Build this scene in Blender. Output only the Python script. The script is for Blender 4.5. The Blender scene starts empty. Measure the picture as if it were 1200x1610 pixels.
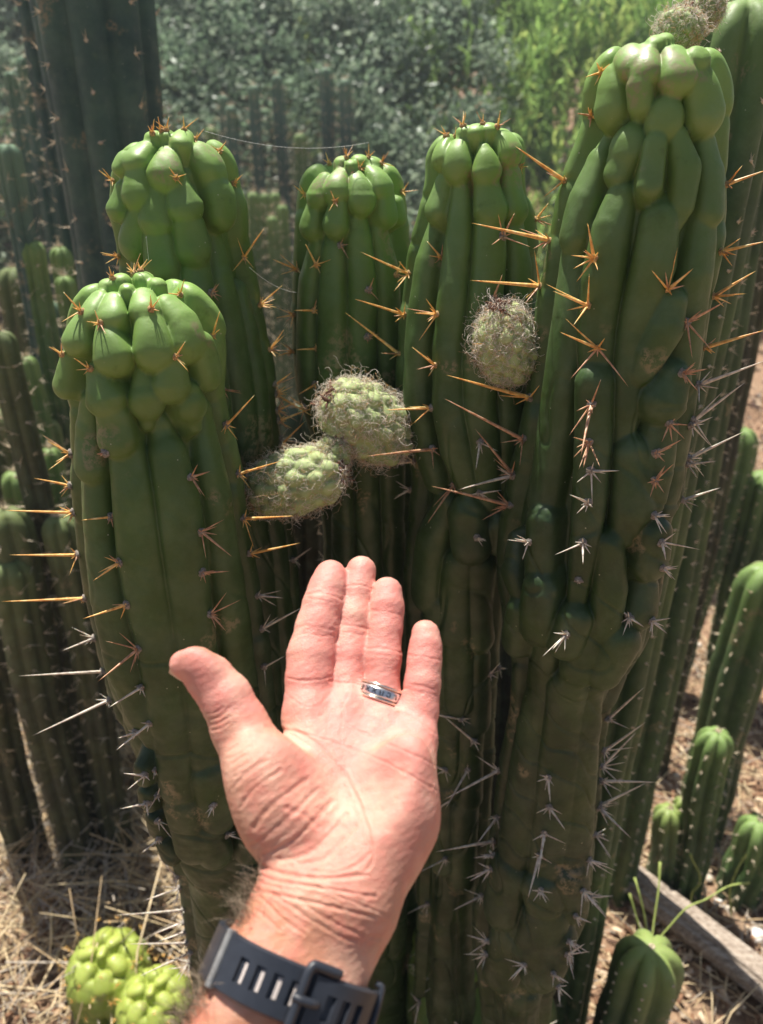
import bpy, math, random
import numpy as np
from mathutils import Vector, Matrix
from mathutils.bvhtree import BVHTree

random.seed(7)
RNG = np.random.default_rng(7)
sc = bpy.context.scene
COL = sc.collection

# ---------------------------------------------------------------- camera
PITCH = math.radians(25.0)
CAM = np.array([0.0, 0.0, 1.5])
F = 1216.0                       # focal length in photograph pixels (1200 x 1610)
cd = bpy.data.cameras.new('camera')
cam = bpy.data.objects.new('camera', cd)
COL.objects.link(cam)
cam.location = CAM
cam.rotation_euler = (math.pi / 2 - PITCH, 0, 0)
cd.sensor_fit = 'VERTICAL'
cd.sensor_height = 36.0
cd.sensor_width = 27.0
cd.lens = 36.0 * F / 1610.0
cd.clip_start = 0.01
cd.clip_end = 500
cd.dof.use_dof = True
cd.dof.focus_distance = 0.56
cd.dof.aperture_fstop = 6.8
sc.camera = cam

# ---------------------------------------------------------------- daylight
SUN_EL = math.radians(71.0)
SUN_AZ = math.radians(-31.0)     # measured from +Y (ahead), negative = to the left
w = bpy.data.worlds.new('World')
sc.world = w
w.use_nodes = True
nt = w.node_tree
bg = nt.nodes['Background']
sky = nt.nodes.new('ShaderNodeTexSky')
sky.sky_type = 'NISHITA'
sky.sun_disc = False
sky.sun_elevation = SUN_EL
sky.sun_rotation = SUN_AZ
sky.air_density = 1.0
sky.dust_density = 1.5
nt.links.new(sky.outputs['Color'], bg.inputs['Color'])
bg.inputs['Strength'].default_value = 0.05
sd = bpy.data.lights.new('sun', 'SUN')
sd.energy = 5.0
sd.angle = math.radians(0.5)
sd.color = (1.0, 0.95, 0.86)
sun = bpy.data.objects.new('sun', sd)
COL.objects.link(sun)
S = np.array([math.sin(SUN_AZ) * math.cos(SUN_EL), math.cos(SUN_AZ) * math.cos(SUN_EL), math.sin(SUN_EL)])
sun.rotation_euler = Vector(S).to_track_quat('Z', 'Y').to_euler()
sun.location = (0, 0, 6)
sc.view_settings.view_transform = 'Standard'
sc.view_settings.look = 'None'
sc.view_settings.gamma = 1.0
sc.view_settings.exposure = 0.8

# ---------------------------------------------------------------- geometry of the view
UPV = np.array([0, math.sin(PITCH), math.cos(PITCH)])
FWD = np.array([0, math.cos(PITCH), -math.sin(PITCH)])
RGT = np.array([1.0, 0, 0])

def ray(px, py):
    return FWD + RGT * ((px - 600) / F) + UPV * ((805 - py) / F)

def P(px, py, d):                # point seen at a place of the photograph, at a depth
    return CAM + ray(px, py) * d

def V(px, py, Y):                # the same, standing at a distance ahead
    r = ray(px, py)
    return CAM + r * (Y / r[1])

def depth(p):
    return float(np.dot(p - CAM, FWD))

def proj(p):
    q = p - CAM
    d = q @ FWD
    return 600 + F * (q @ RGT) / d, 805 - F * (q @ UPV) / d, d

def gz(x, y):                    # the lie of the land
    x = np.asarray(x, float); y = np.asarray(y, float)
    z = 0.17 * np.maximum(0, y - 2.6)
    z = z - 0.05 * np.maximum(0, y - 14)
    z = z + 0.025 * np.sin(x * 1.7 + 1.0) * np.cos(y * 1.3) + 0.01 * np.sin(x * 6 + y * 4)
    return z

def G(px, py):
    r = ray(px, py)
    lo = 0.3
    for k in range(4000):
        p = CAM + r * lo
        if p[2] <= float(gz(p[0], p[1])):
            return p
        lo += 0.01
    return CAM + r * lo

# ---------------------------------------------------------------- helpers
def link(o, parent=None):
    COL.objects.link(o)
    if parent is not None:
        o.parent = parent
    return o

def mesh_obj(name, v, f, mat=None, parent=None, smooth=True, mats=None, mi=None, attr=None):
    me = bpy.data.meshes.new(name)
    v = np.asarray(v, dtype=np.float32).reshape(-1, 3)
    if parent is not None:
        off = np.zeros(3); q = parent
        while q is not None:
            off += np.array(q.location); q = q.parent
        v = v - off.astype(np.float32)
    if isinstance(f, np.ndarray) and f.ndim == 2:
        n = f.shape[1]
        me.vertices.add(len(v)); me.vertices.foreach_set('co', v.ravel())
        me.loops.add(f.size); me.loops.foreach_set('vertex_index', f.astype(np.int32).ravel())
        me.polygons.add(len(f))
        me.polygons.foreach_set('loop_start', np.arange(0, f.size, n, dtype=np.int32))
        me.update(calc_edges=True)
    else:
        me.from_pydata(v.tolist(), [], [list(map(int, q)) for q in f])
        me.update()
    me.validate()
    if mats:
        for m in mats: me.materials.append(m)
    elif mat:
        me.materials.append(mat)
    if mi is not None:
        me.polygons.foreach_set('material_index', np.asarray(mi, dtype=np.int32))
    if smooth:
        me.polygons.foreach_set('use_smooth', np.ones(len(me.polygons), dtype=bool))
    if attr:
        for k, a in attr.items():
            at = me.attributes.new(k, 'FLOAT', 'POINT')
            at.data.foreach_set('value', np.asarray(a, dtype=np.float32))
    return link(bpy.data.objects.new(name, me), parent)

def empty(name, loc, parent=None):
    o = bpy.data.objects.new(name, None)
    o.empty_display_size = 0.05
    o.location = loc
    return link(o, parent)

def tag(o, label, cat, group=None, kind=None):
    if label: o['label'] = label
    if cat: o['category'] = cat
    if group: o['group'] = group
    if kind: o['kind'] = kind
    return o

class Acc:                        # gathers several little shapes into one mesh
    def __init__(s): s.v = []; s.f = []; s.m = []; s.n = 0
    def add(s, v, f, m=0):
        v = np.asarray(v, float).reshape(-1, 3)
        s.v.append(v)
        for q in f:
            s.f.append([i + s.n for i in q]); s.m.append(m)
        s.n += len(v)
    def obj(s, name, mats, parent=None, smooth=True):
        return mesh_obj(name, np.vstack(s.v), s.f, parent=parent, mats=mats, mi=s.m, smooth=smooth)

def frame(d):
    d = d / np.linalg.norm(d)
    a = np.array([0, 0, 1.0]) if abs(d[2]) < 0.9 else np.array([1.0, 0, 0])
    u = np.cross(d, a); u /= np.linalg.norm(u)
    return d, u, np.cross(d, u)

def tube(pts, rad, n=6, cap=True):
    pts = np.asarray(pts, float)
    T = np.gradient(pts, axis=0)
    vs = []; fs = []
    _, u, vv = frame(T[0])
    for i, p in enumerate(pts):
        d = T[i] / (np.linalg.norm(T[i]) + 1e-12)
        u = u - d * np.dot(u, d); u /= np.linalg.norm(u) + 1e-12
        vv = np.cross(d, u)
        for k in range(n):
            a = 2 * math.pi * k / n
            vs.append(p + rad[i] * (u * math.cos(a) + vv * math.sin(a)))
    for i in range(len(pts) - 1):
        for k in range(n):
            a = i * n + k; b = i * n + (k + 1) % n
            fs.append([a, b, b + n, a + n])
    if cap:
        fs.append(list(range(n))[::-1]); fs.append([(len(pts) - 1) * n + k for k in range(n)])
    return vs, fs

def spike(p, d, L, r, n=5, bend=None):
    """a tapering spine"""
    d0, u, vv = frame(d)
    vs = []; fs = []
    bend = np.zeros(3) if bend is None else bend
    for i, (t, k) in enumerate([(0, 1.0), (0.12, 1.0), (0.5, 0.7), (0.85, 0.3)]):
        c = p + d0 * L * t + bend * t * t * L
        for j in range(n):
            a = 2 * math.pi * j / n
            vs.append(c + r * k * (u * math.cos(a) + vv * math.sin(a)))
    vs.append(p + d0 * L + bend * L)
    for i in range(3):
        for j in range(n):
            a = i * n + j; b = i * n + (j + 1) % n
            fs.append([a, b, b + n, a + n])
    for j in range(n):
        fs.append([3 * n + j, 3 * n + (j + 1) % n, 4 * n])
    return vs, fs

# ---------------------------------------------------------------- materials
def mat(name, rough=0.6, spec=0.4):
    m = bpy.data.materials.new(name); m.use_nodes = True
    b = m.node_tree.nodes['Principled BSDF']
    b.inputs['Roughness'].default_value = rough
    b.inputs['Specular IOR Level'].default_value = spec
    return m, m.node_tree, b

def N(nt, t, **kw):
    n = nt.nodes.new(t)
    for k, v in kw.items():
        if hasattr(n, k): setattr(n, k, v)
        else: n.inputs[k].default_value = v
    return n

def noise(nt, scale, detail=4, rough=0.55, coord=None):
    n = nt.nodes.new('ShaderNodeTexNoise')
    n.inputs['Scale'].default_value = scale
    n.inputs['Detail'].default_value = detail
    n.inputs['Roughness'].default_value = rough
    if coord is None:
        g = nt.nodes.new('ShaderNodeNewGeometry'); coord = g.outputs['Position']
    nt.links.new(coord, n.inputs['Vector'])
    return n.outputs['Fac']

def ramp(nt, fac, stops):
    r = nt.nodes.new('ShaderNodeValToRGB')
    el = r.color_ramp.elements
    while len(el) < len(stops): el.new(0.5)
    for e, (p, c) in zip(el, stops):
        e.position = p; e.color = (*c, 1) if len(c) == 3 else c
    nt.links.new(fac, r.inputs['Fac'])
    return r.outputs['Color']

def mix(nt, fac, a, b, mode='MIX'):
    m = nt.nodes.new('ShaderNodeMix'); m.data_type = 'RGBA'; m.blend_type = mode
    for s, v in ((m.inputs[0], fac), (m.inputs[6], a), (m.inputs[7], b)):
        if hasattr(v, 'links') or hasattr(v, 'is_linked'): nt.links.new(v, s)
        elif isinstance(v, (int, float)): s.default_value = v
        else: s.default_value = (*v, 1)
    return m.outputs[2]

def math_(nt, op, a, b=0.0, clamp=False):
    m = nt.nodes.new('ShaderNodeMath'); m.operation = op; m.use_clamp = clamp
    for s, v in ((m.inputs[0], a), (m.inputs[1], b)):
        if hasattr(v, 'is_linked'): nt.links.new(v, s)
        else: s.default_value = v
    return m.outputs[0]

def bump(nt, b, h, strength=0.3, dist=0.002):
    n = nt.nodes.new('ShaderNodeBump')
    n.inputs['Strength'].default_value = strength
    n.inputs['Distance'].default_value = dist
    nt.links.new(h, n.inputs['Height'])
    nt.links.new(n.outputs['Normal'], b.inputs['Normal'])

def attrf(nt, name):
    a = nt.nodes.new('ShaderNodeAttribute'); a.attribute_name = name
    return a.outputs['Fac']

def simple(name, col, rough=0.6, spec=0.4, var=0.25, scale=40, bmp=0.0, bd=0.001, metal=0.0):
    m, t, b = mat(name, rough, spec)
    f = noise(t, scale)
    c0 = tuple(x * (1 - var) for x in col); c1 = tuple(min(1, x * (1 + var)) for x in col)
    t.links.new(ramp(t, f, [(0.3, c0), (0.7, c1)]), b.inputs['Base Color'])
    b.inputs['Metallic'].default_value = metal
    if bmp: bump(t, b, noise(t, scale * 6, 3), bmp, bd)
    return m

def cactus_mat(name, old, mid, young, rough=0.42):
    m, t, b = mat(name, rough, 0.45)
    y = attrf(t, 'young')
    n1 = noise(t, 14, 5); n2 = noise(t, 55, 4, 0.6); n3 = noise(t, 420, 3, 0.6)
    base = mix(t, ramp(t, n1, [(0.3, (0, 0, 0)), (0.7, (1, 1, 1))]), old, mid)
    base = mix(t, ramp(t, y, [(0.004, (1, 1, 1)), (0.10, (0, 0, 0))]), base, tuple(c * .75 for c in old))  # darker low down: older skin, with shade between stems painted into the colour
    blo = ramp(t, noise(t, 9, 6, 0.65), [(0.45, (0, 0, 0)), (0.70, (1, 1, 1))])
    base = mix(t, math_(t, 'MULTIPLY', blo, 0.55), base, tuple(c * f for c, f in zip(mid, (1.6, 1.4, 1.1))))
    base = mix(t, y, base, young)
    # waxy bloom lies in cloudy patches
    wx = ramp(t, noise(t, 28, 7, 0.7), [(0.42, (0, 0, 0)), (0.72, (1, 1, 1))])
    base = mix(t, math_(t, 'MULTIPLY', wx, 0.16), base, (0.26, 0.33, 0.22))
    # fine flecks and corky freckles of the skin
    fl = ramp(t, n3, [(0.64, (0, 0, 0)), (0.72, (1, 1, 1))])
    base = mix(t, math_(t, 'MULTIPLY', fl, 0.22), base, tuple(min(1, c * 2.2 + 0.03) for c in mid))
    pt = ramp(t, n2, [(0.60, (0, 0, 0)), (0.75, (1, 1, 1))])
    base = mix(t, math_(t, 'MULTIPLY', pt, 0.5), base, tuple(c * f for c, f in zip(mid, (1.7, 1.15, 0.8))))
    t.links.new(base, b.inputs['Base Color'])
    # a few pale scars and dust specks
    vo = t.nodes.new('ShaderNodeTexVoronoi'); vo.inputs['Scale'].default_value = 130
    g = t.nodes.new('ShaderNodeNewGeometry'); t.links.new(g.outputs['Position'], vo.inputs['Vector'])
    sp = ramp(t, vo.outputs['Distance'], [(0.05, (1, 1, 1)), (0.09, (0, 0, 0))])
    sel = ramp(t, noise(t, 60, 2), [(0.58, (0, 0, 0)), (0.62, (1, 1, 1))])
    base2 = mix(t, math_(t, 'MULTIPLY', math_(t, 'MULTIPLY', sp, sel), 0.95), base, (0.42, 0.42, 0.3))
    sc1 = ramp(t, noise(t, 17, 3, 0.5), [(0.62, (0, 0, 0)), (0.66, (1, 1, 1))])
    sc2 = ramp(t, noise(t, 190, 4, 0.7), [(0.45, (0, 0, 0)), (0.55, (1, 1, 1))])
    base2 = mix(t, math_(t, 'MULTIPLY', math_(t, 'MULTIPLY', sc1, sc2), 0.6), base2, (0.28, 0.22, 0.13))
    t.links.new(base2, b.inputs['Base Color'])
    rr = ramp(t, n2, [(0.3, (rough - 0.06,) * 3), (0.65, (rough + 0.2,) * 3)])
    t.links.new(rr, b.inputs['Roughness'])
    h = math_(t, 'ADD', math_(t, 'MULTIPLY', n3, 0.25), math_(t, 'MULTIPLY', noise(t, 130, 3), 0.8))
    bump(t, b, h, 0.35, 0.0012)
    b.inputs['Subsurface Weight'].default_value = 0.12
    b.inputs['Subsurface Radius'].default_value = (0.3, 1.0, 0.15)
    b.inputs['Subsurface Scale'].default_value = 0.004
    return m

M = {}
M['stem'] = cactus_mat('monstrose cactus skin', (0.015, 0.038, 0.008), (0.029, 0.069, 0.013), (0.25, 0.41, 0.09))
M['lime'] = cactus_mat('lime cactus skin', (0.14, 0.20, 0.025), (0.20, 0.27, 0.04), (0.38, 0.44, 0.08), 0.38)
M['col_green'] = cactus_mat('green column skin', (0.040, 0.086, 0.026), (0.062, 0.125, 0.036), (0.20, 0.30, 0.08), 0.5)
M['col_blue'] = cactus_mat('blue green column skin', (0.040, 0.090, 0.082), (0.055, 0.120, 0.105), (0.15, 0.24, 0.14), 0.55)
M['col_dry'] = cactus_mat('corky old column skin', (0.06, 0.055, 0.030), (0.07, 0.085, 0.035), (0.14, 0.18, 0.06), 0.7)
M['col_pale'] = cactus_mat('pale column skin', (0.06, 0.10, 0.045), (0.09, 0.14, 0.06), (0.24, 0.31, 0.08), 0.5)

def spine_mat(name, c_base, c_mid, c_tip):
    m, t, b = mat(name, 0.38, 0.5)
    n = noise(t, 220, 3)
    t.links.new(ramp(t, n, [(0.3, c_base), (0.5, c_mid), (0.72, c_tip)]), b.inputs['Base Color'])
    b.inputs['Subsurface Weight'].default_value = 0.2
    b.inputs['Subsurface Radius'].default_value = (1.0, 0.5, 0.2)
    b.inputs['Subsurface Scale'].default_value = 0.002
    return m
M['amber'] = spine_mat('amber spine', (0.60, 0.25, 0.06), (0.88, 0.50, 0.15), (0.95, 0.74, 0.36))
M['grey'] = spine_mat('grey spine', (0.40, 0.33, 0.28), (0.66, 0.59, 0.50), (0.82, 0.78, 0.68))
M['rust'] = spine_mat('reddish brown spine', (0.34, 0.17, 0.11), (0.58, 0.31, 0.17), (0.70, 0.50, 0.34))
M['areole'] = simple('areole wool', (0.33, 0.29, 0.25), 0.95, 0.1, 0.5, 700, 0.8, 0.001)
M['areole_new'] = simple('fresh areole wool', (0.55, 0.36, 0.18), 0.95, 0.1, 0.5, 700, 0.8, 0.001)
M['wool'] = simple('bud wool', (0.74, 0.66, 0.57), 0.9, 0.2, 0.35, 300)
M['bud'] = cactus_mat('bud skin', (0.13, 0.19, 0.08), (0.22, 0.30, 0.13), (0.46, 0.54, 0.24), 0.6)
M['pale_spine'] = simple('pale background spine', (0.62, 0.52, 0.38), 0.6, 0.3, 0.25, 80)
M['web'] = simple('spider silk', (0.8, 0.8, 0.8), 0.3, 0.6, 0.05)

# ---------------------------------------------------------------- surface with lobes
def seg_dist(B, p0, p1):
    d = p1 - p0; L2 = float(d @ d) + 1e-12
    t = np.clip(((B - p0) @ d) / L2, 0, 1)
    q = B - p0 - t[:, None] * d
    return np.sqrt((q * q).sum(1)), t

def lobe_height(B, lobes, floor, k=0.0009):
    """lobes: list of (pts (n,3), widths, lift, roundness)"""
    acc = np.exp(np.full(len(B), floor) / k)
    for pts, ws, H, c in lobes:
        wm = max(ws)
        lo = pts.min(0) - wm * 1.8; hi = pts.max(0) + wm * 1.8
        idx = np.nonzero(((B > lo) & (B < hi)).all(1))[0]
        if not len(idx): continue
        Bs = B[idx]; h = np.full(len(idx), -1.0)
        segs = [(0, 0)] if len(pts) == 1 else [(i, i + 1) for i in range(len(pts) - 1)]
        for i, j in segs:
            d, t = seg_dist(Bs, pts[i], pts[j])
            wd = ws[i] * (1 - t) + ws[j] * t
            q = d / wd
            hh = np.where(q < 1, H + c * (wd * np.sqrt(np.maximum(0, 1 - q ** 2.9)) - wm), H - c * wm - (d - wd) * 1.8)
            h = np.maximum(h, hh)
        acc[idx] += np.exp(h / k)
    return k * np.log(acc)

def vnoise(B, s, seed):
    r = np.random.default_rng(seed); o = np.zeros(len(B))
    for i in range(7):
        k = r.normal(size=3) * s; o += np.sin(B @ k + r.uniform(0, 6.28))
    return o / 7

class Stem:
    def __init__(s, Yc, apex, rows, lean=0.0):
        """silhouette rows: (y, x left, x right) in the photograph, standing at distance Yc"""
        zs, cx, R = [], [], []
        for y, xl, xr in rows:
            p = V((xl + xr) / 2, y, Yc); zs.append(p[2]); cx.append(p[0]); R.append((xr - xl) / 2 * depth(p) / F)
        a = V(apex[0], apex[1], Yc)
        s.Yc = Yc; s.za = a[2]; s.zs = zs[0]; s.zb = 0.0
        n = int((s.zs - zs[-1]) / 0.004) + 2
        zz = np.linspace(zs[0], zs[-1], n)
        o = np.argsort(zs)
        Rz = np.interp(zz, np.array(zs)[o], np.array(R)[o]); Cz = np.interp(zz, np.array(zs)[o], np.array(cx)[o])
        ker = np.exp(-np.linspace(-2, 2, 11) ** 2); ker /= ker.sum()
        sm = lambda v: np.convolve(np.pad(v, 5, mode='edge'), ker, 'valid')
        Rz = sm(Rz); Cz = sm(Cz)
        ph = np.linspace(0.03, math.pi / 2, 46)[:-1]
        zd = s.zs + (s.za - s.zs) * np.cos(ph); Rd = R[0] * np.sin(ph) ** 0.97
        Cd = cx[0] + (a[0] - cx[0]) * np.cos(ph) ** 1.0
        s.z = np.concatenate([zd, zz]); s.R = np.concatenate([Rd, Rz]); s.C = np.concatenate([Cd, Cz])
        s.rows = rows
        s.lobes = []; s.bump = 0.0
        s.R0 = float(np.mean(R))
    def prof(s, z):
        return np.interp(-z, -s.z, s.C), np.interp(-z, -s.z, s.R)
    def hit(s, px, py):
        r = ray(px, py)
        y0 = (s.Yc - 0.12) / r[1]; y1 = (s.Yc + 0.02) / r[1]
        t = np.linspace(y0, y1, 500)
        pts = CAM + t[:, None] * r
        C, R = s.prof(pts[:, 2])
        f = np.hypot(pts[:, 0] - C, pts[:, 1] - s.Yc) - R + np.maximum(0, pts[:, 2] - s.za) * 3
        k = np.nonzero(f < 0)[0]
        i = k[0] if len(k) else int(np.argmin(f))
        return pts[i]
    def lobe(s, pts, lift=None, c=None):
        q = []; ws = []
        for (x, y, w_) in pts:
            p = s.hit(x, y); q.append(p); ws.append(w_ * 1.13 * depth(p) / F)
        ln = math.hypot(pts[0][0] - pts[-1][0], pts[0][1] - pts[-1][1])
        short = ln < 75
        if c is None: c = 0.88 if short else 1.0
        if lift is None: lift = (0.0030 if short else 0.0008) + (s.bump if pts[0][1] > 470 else 0) * (1 if short else .6)
        s.lobes.append((np.array(q), ws, lift, c))
    def ring(s, th, z, w_, lift=0, c=0.6):
        pts = []
        for t_, z_ in zip(th, z):
            C, R = s.prof(np.array(z_)); pts.append([C + R * math.sin(t_), s.Yc - R * math.cos(t_), z_])
        s.lobes.append((np.array(pts), [w_] * len(pts), lift, c))
    def back(s, angles, seed=1):
        r = random.Random(seed)
        for a in angles:
            z = s.za - 0.004
            first = True
            while z > s.z[-1]:
                L = r.uniform(0.03, 0.05) if first or r.random() < 0.35 else r.uniform(0.09, 0.2)
                if s.za - z > 0.1: first = False
                a2 = math.radians(a + r.uniform(-4, 4))
                z2 = max(z - L, s.z[-1])
                C, R = s.prof(np.array(min(z, s.za - 0.015)))
                s.ring([a2, a2], [z - 0.01, z2], max(0.012, float(R) * 0.36), r.uniform(0, 0.003))
                z = z2 - 0.006
                if z2 <= s.z[-1] + 0.001: break
    def build(s, name, material, parent, nth=300, young=0.085, floor=-0.016, seed=0, k=0.00032, rough=0.0012):
        dz = np.abs(np.diff(s.z))
        keep = [0]; acc = 0
        dr = np.hypot(np.diff(s.z), np.diff(s.R)); L = np.concatenate([[0], np.cumsum(dr)])
        nL = int(L[-1] / 0.0018)
        Ls = np.linspace(0, L[-1], nL)
        z = np.interp(Ls, L, s.z); R = np.interp(Ls, L, s.R); C = np.interp(Ls, L, s.C)
        ps = np.gradient(z, Ls); pr = np.gradient(R, Ls)
        nr = -ps; nz = pr
        ker = np.ones(7) / 7
        nr = np.convolve(np.pad(nr, 3, mode='edge'), ker, 'valid'); nz = np.convolve(np.pad(nz, 3, mode='edge'), ker, 'valid')
        l = np.hypot(nr, nz); nr /= l; nz /= l
        # finer angular sampling on the side that faces the path
        u = np.linspace(-math.pi, math.pi, nth, endpoint=False)
        th = u - 0.45 * np.sin(u)
        T, Z = np.meshgrid(th, z); Rg = R[:, None]; 
        B = np.stack([C[:, None] + Rg * np.sin(T), s.Yc - Rg * np.cos(T), Z], -1).reshape(-1, 3)
        Nn = np.stack([nr[:, None] * np.sin(T), -nr[:, None] * np.cos(T), nz[:, None] * np.ones_like(T)], -1).reshape(-1, 3)
        h = lobe_height(B, s.lobes, floor, k) + 0.0005
        h += 0.0016 * vnoise(B, 28, seed + 7) * np.clip((s.za - B[:, 2]) / .25, 0, 1) - 0.0016 * np.exp(-(vnoise(B, 46, seed + 8) / 0.035) ** 2) * np.clip((s.za - B[:, 2] - .15) / .2, 0, 1)
        h += rough * vnoise(B, 70, seed + 5) + rough * 0.35 * vnoise(B, 260, seed + 6)
        Vv = B + Nn * h[:, None]
        nr_ = len(z)
        i = np.arange(nr_ - 1)[:, None]; j = np.arange(nth)[None, :]
        a = i * nth + j; b = i * nth + (j + 1) % nth
        Fq = np.stack([a, a + nth, b + nth, b], -1).reshape(-1, 4)
        top = Vv[:nth].mean(0) + np.array([0, 0, 0.001])
        # close the crown with a fan (as thin quads)
        Vv = np.vstack([Vv, top]); ti = len(Vv) - 1
        fan = np.stack([np.arange(nth), (np.arange(nth) + 1) % nth, np.full(nth, ti)], -1)
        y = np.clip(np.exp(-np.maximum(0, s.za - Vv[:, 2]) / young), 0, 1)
        ffull = [*Fq.tolist(), *fan.tolist()]
        me = bpy.data.meshes.new(name)
        off = np.zeros(3); q = parent
        while q is not None: off += np.array(q.location); q = q.parent
        me.from_pydata((Vv - off).tolist(), [], ffull)
        me.materials.append(material)
        me.polygons.foreach_set('use_smooth', np.ones(len(me.polygons), dtype=bool))
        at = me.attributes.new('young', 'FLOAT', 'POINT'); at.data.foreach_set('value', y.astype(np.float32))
        me.update()
        o = link(bpy.data.objects.new(name, me), parent)
        s.obj = o; s.off = off
        s.bvh = BVHTree.FromPolygons([Vector(v) for v in Vv], ffull)
        return o
    def surf(s, px, py):
        """the point of the finished skin seen at (px, py), or the nearest of its outline"""
        C, R = s.prof(np.array(V(px, py, s.Yc)[2]))
        cx = proj(np.array([float(C), s.Yc, V(px, py, s.Yc)[2]]))[0]
        for k in range(0, 90, 1):
            x = px + (k if px < cx else -k)
            y = py + (k * 0.3 if py < s.rows[0][0] else 0)
            hit = s.bvh.ray_cast(Vector(CAM), Vector(ray(x, y)).normalized())
            if hit[0] is not None:
                n = np.array(hit[1]); 
                return np.array(hit[0]), n
        return None, None

def spine_cluster(stem, px, py, tip=None, kind='amber', n=5, size=14, rnd=random, thick=1.0):
    p, nrm = stem.surf(px, py)
    if p is None: return
    if nrm @ (CAM - p) < 0: nrm = -nrm
    d = depth(p)
    n += rnd.choice((0, 1, 2)); size *= 1.25; thick *= 1.2
    A = Acc()
    mats = [M[kind], M['areole_new'] if kind == 'amber' and py < 600 else M['areole'], M['rust']]
    # woolly pad
    r0 = 0.0024 if (kind == 'amber' and py < 600) else 0.0033
    _, u, v = frame(nrm)
    vs = []; fs = []
    nb = 13
    for i, (rr, hh) in enumerate([(1.0, -0.6), (1.05, 0.25), (0.6, 0.75)]):
        for k in range(nb):
            a = 2 * math.pi * k / nb
            q = rnd.uniform(0.75, 1.25)
            vs.append(p + r0 * (rr * q * (u * math.cos(a) + v * math.sin(a)) + nrm * hh * q))
    vs.append(p + nrm * r0 * 0.85)
    for i in range(2):
        for k in range(nb):
            fs.append([i * nb + k, i * nb + (k + 1) % nb, (i + 1) * nb + (k + 1) % nb, (i + 1) * nb + k])
    for k in range(nb): fs.append([2 * nb + k, 2 * nb + (k + 1) % nb, 3 * nb])
    A.add(vs, fs, 1)
    if tip is not None:
        flat = math.hypot(tip[0] - px, tip[1] - py) / F * d
        tow = abs(float(nrm @ -FWD))
        tp = P(tip[0], tip[1], d - flat * 0.75 * tow)
        dv = tp - p
        A.add(*spike(p + nrm * r0 * 0.3, dv, np.linalg.norm(dv), 0.00088 * thick * (0.8 + min(1.0, flat / 0.06) * 0.5), 6, np.array([0, 0, rnd.uniform(-.03, .03)])), 0)
    a0 = rnd.uniform(0, 6.28)
    for k in range(n):
        a = a0 + 2 * math.pi * (k + rnd.uniform(-.3, .3)) / n
        tilt = rnd.uniform(0.35, 1.15)
        dv = nrm * math.cos(tilt) + (u * math.cos(a) + v * math.sin(a)) * math.sin(tilt)
        if kind == 'short': dv = dv
        L = size * rnd.choice((0.35, 0.6, 0.8, 1.0, 1.7)) * rnd.uniform(.8, 1.2) / F * 0.6
        A.add(*spike(p + nrm * r0 * 0.2, dv, L, 0.00058 * thick, 5, np.array([0, 0, rnd.uniform(-.05, .05)])), 0 if rnd.random() < 0.75 else (2 if kind == 'amber' else 0))
    return A.obj('spine_cluster', mats, stem.obj)

# ================================================================ the ground
def build_ground():
    def axis(a, b, fine0, fine1, fs):
        mid = np.arange(fine0, fine1, fs)
        lo = []; x = fine0; s = fs
        while x > a: s *= 1.18; x -= s; lo.append(x)
        hi = []; x = mid[-1]; s = fs
        while x < b: s *= 1.18; x += s; hi.append(x)
        return np.array(lo[::-1] + list(mid) + hi)
    xs = axis(-60, 60, -2.2, 2.2, 0.016); ys = axis(-8, 120, 0.2, 3.6, 0.016)
    X, Y = np.meshgrid(xs, ys)
    Z = gz(X, Y)
    B = np.stack([X.ravel(), Y.ravel(), np.zeros(X.size)], -1)
    fade = np.exp(-np.maximum(0, np.hypot(X, Y) - 5) / 3).ravel()
    Z = Z.ravel() + (vnoise(B, 6, 1) * 0.02 + vnoise(B, 25, 2) * 0.008 + vnoise(B, 90, 3) * 0.005) * fade
    B[:, 2] = Z
    nx = len(xs)
    i = np.arange(len(ys) - 1)[:, None] * nx + np.arange(nx - 1)[None, :]
    Fq = np.stack([i, i + 1, i + nx + 1, i + nx], -1).reshape(-1, 4)
    m, t, b = mat('dry earth with mulch', 0.95, 0.15)
    n1 = noise(t, 3.5, 6); n2 = noise(t, 45, 6, 0.7); n3 = noise(t, 170, 4, 0.7)
    c = ramp(t, n2, [(0.28, (0.10, 0.06, 0.04)), (0.45, (0.28, 0.18, 0.115)), (0.6, (0.42, 0.29, 0.19)), (0.75, (0.56, 0.43, 0.29))])
    c = mix(t, ramp(t, n1, [(0.35, (0, 0, 0)), (0.65, (1, 1, 1))]), c, (0.36, 0.22, 0.14))
    c = mix(t, math_(t, 'MULTIPLY', ramp(t, n3, [(0.55, (0, 0, 0)), (0.68, (1, 1, 1))]), 0.6), c, (0.55, 0.42, 0.28))
    t.links.new(c, b.inputs['Base Color'])
    bump(t, b, math_(t, 'ADD', n2, math_(t, 'MULTIPLY', n3, 0.5)), 0.9, 0.012)
    o = mesh_obj('ground', B, Fq, m)
    tag(o, 'dry tan earth with bark mulch sloping up behind the cacti', None, kind='structure')
    return o

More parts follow.
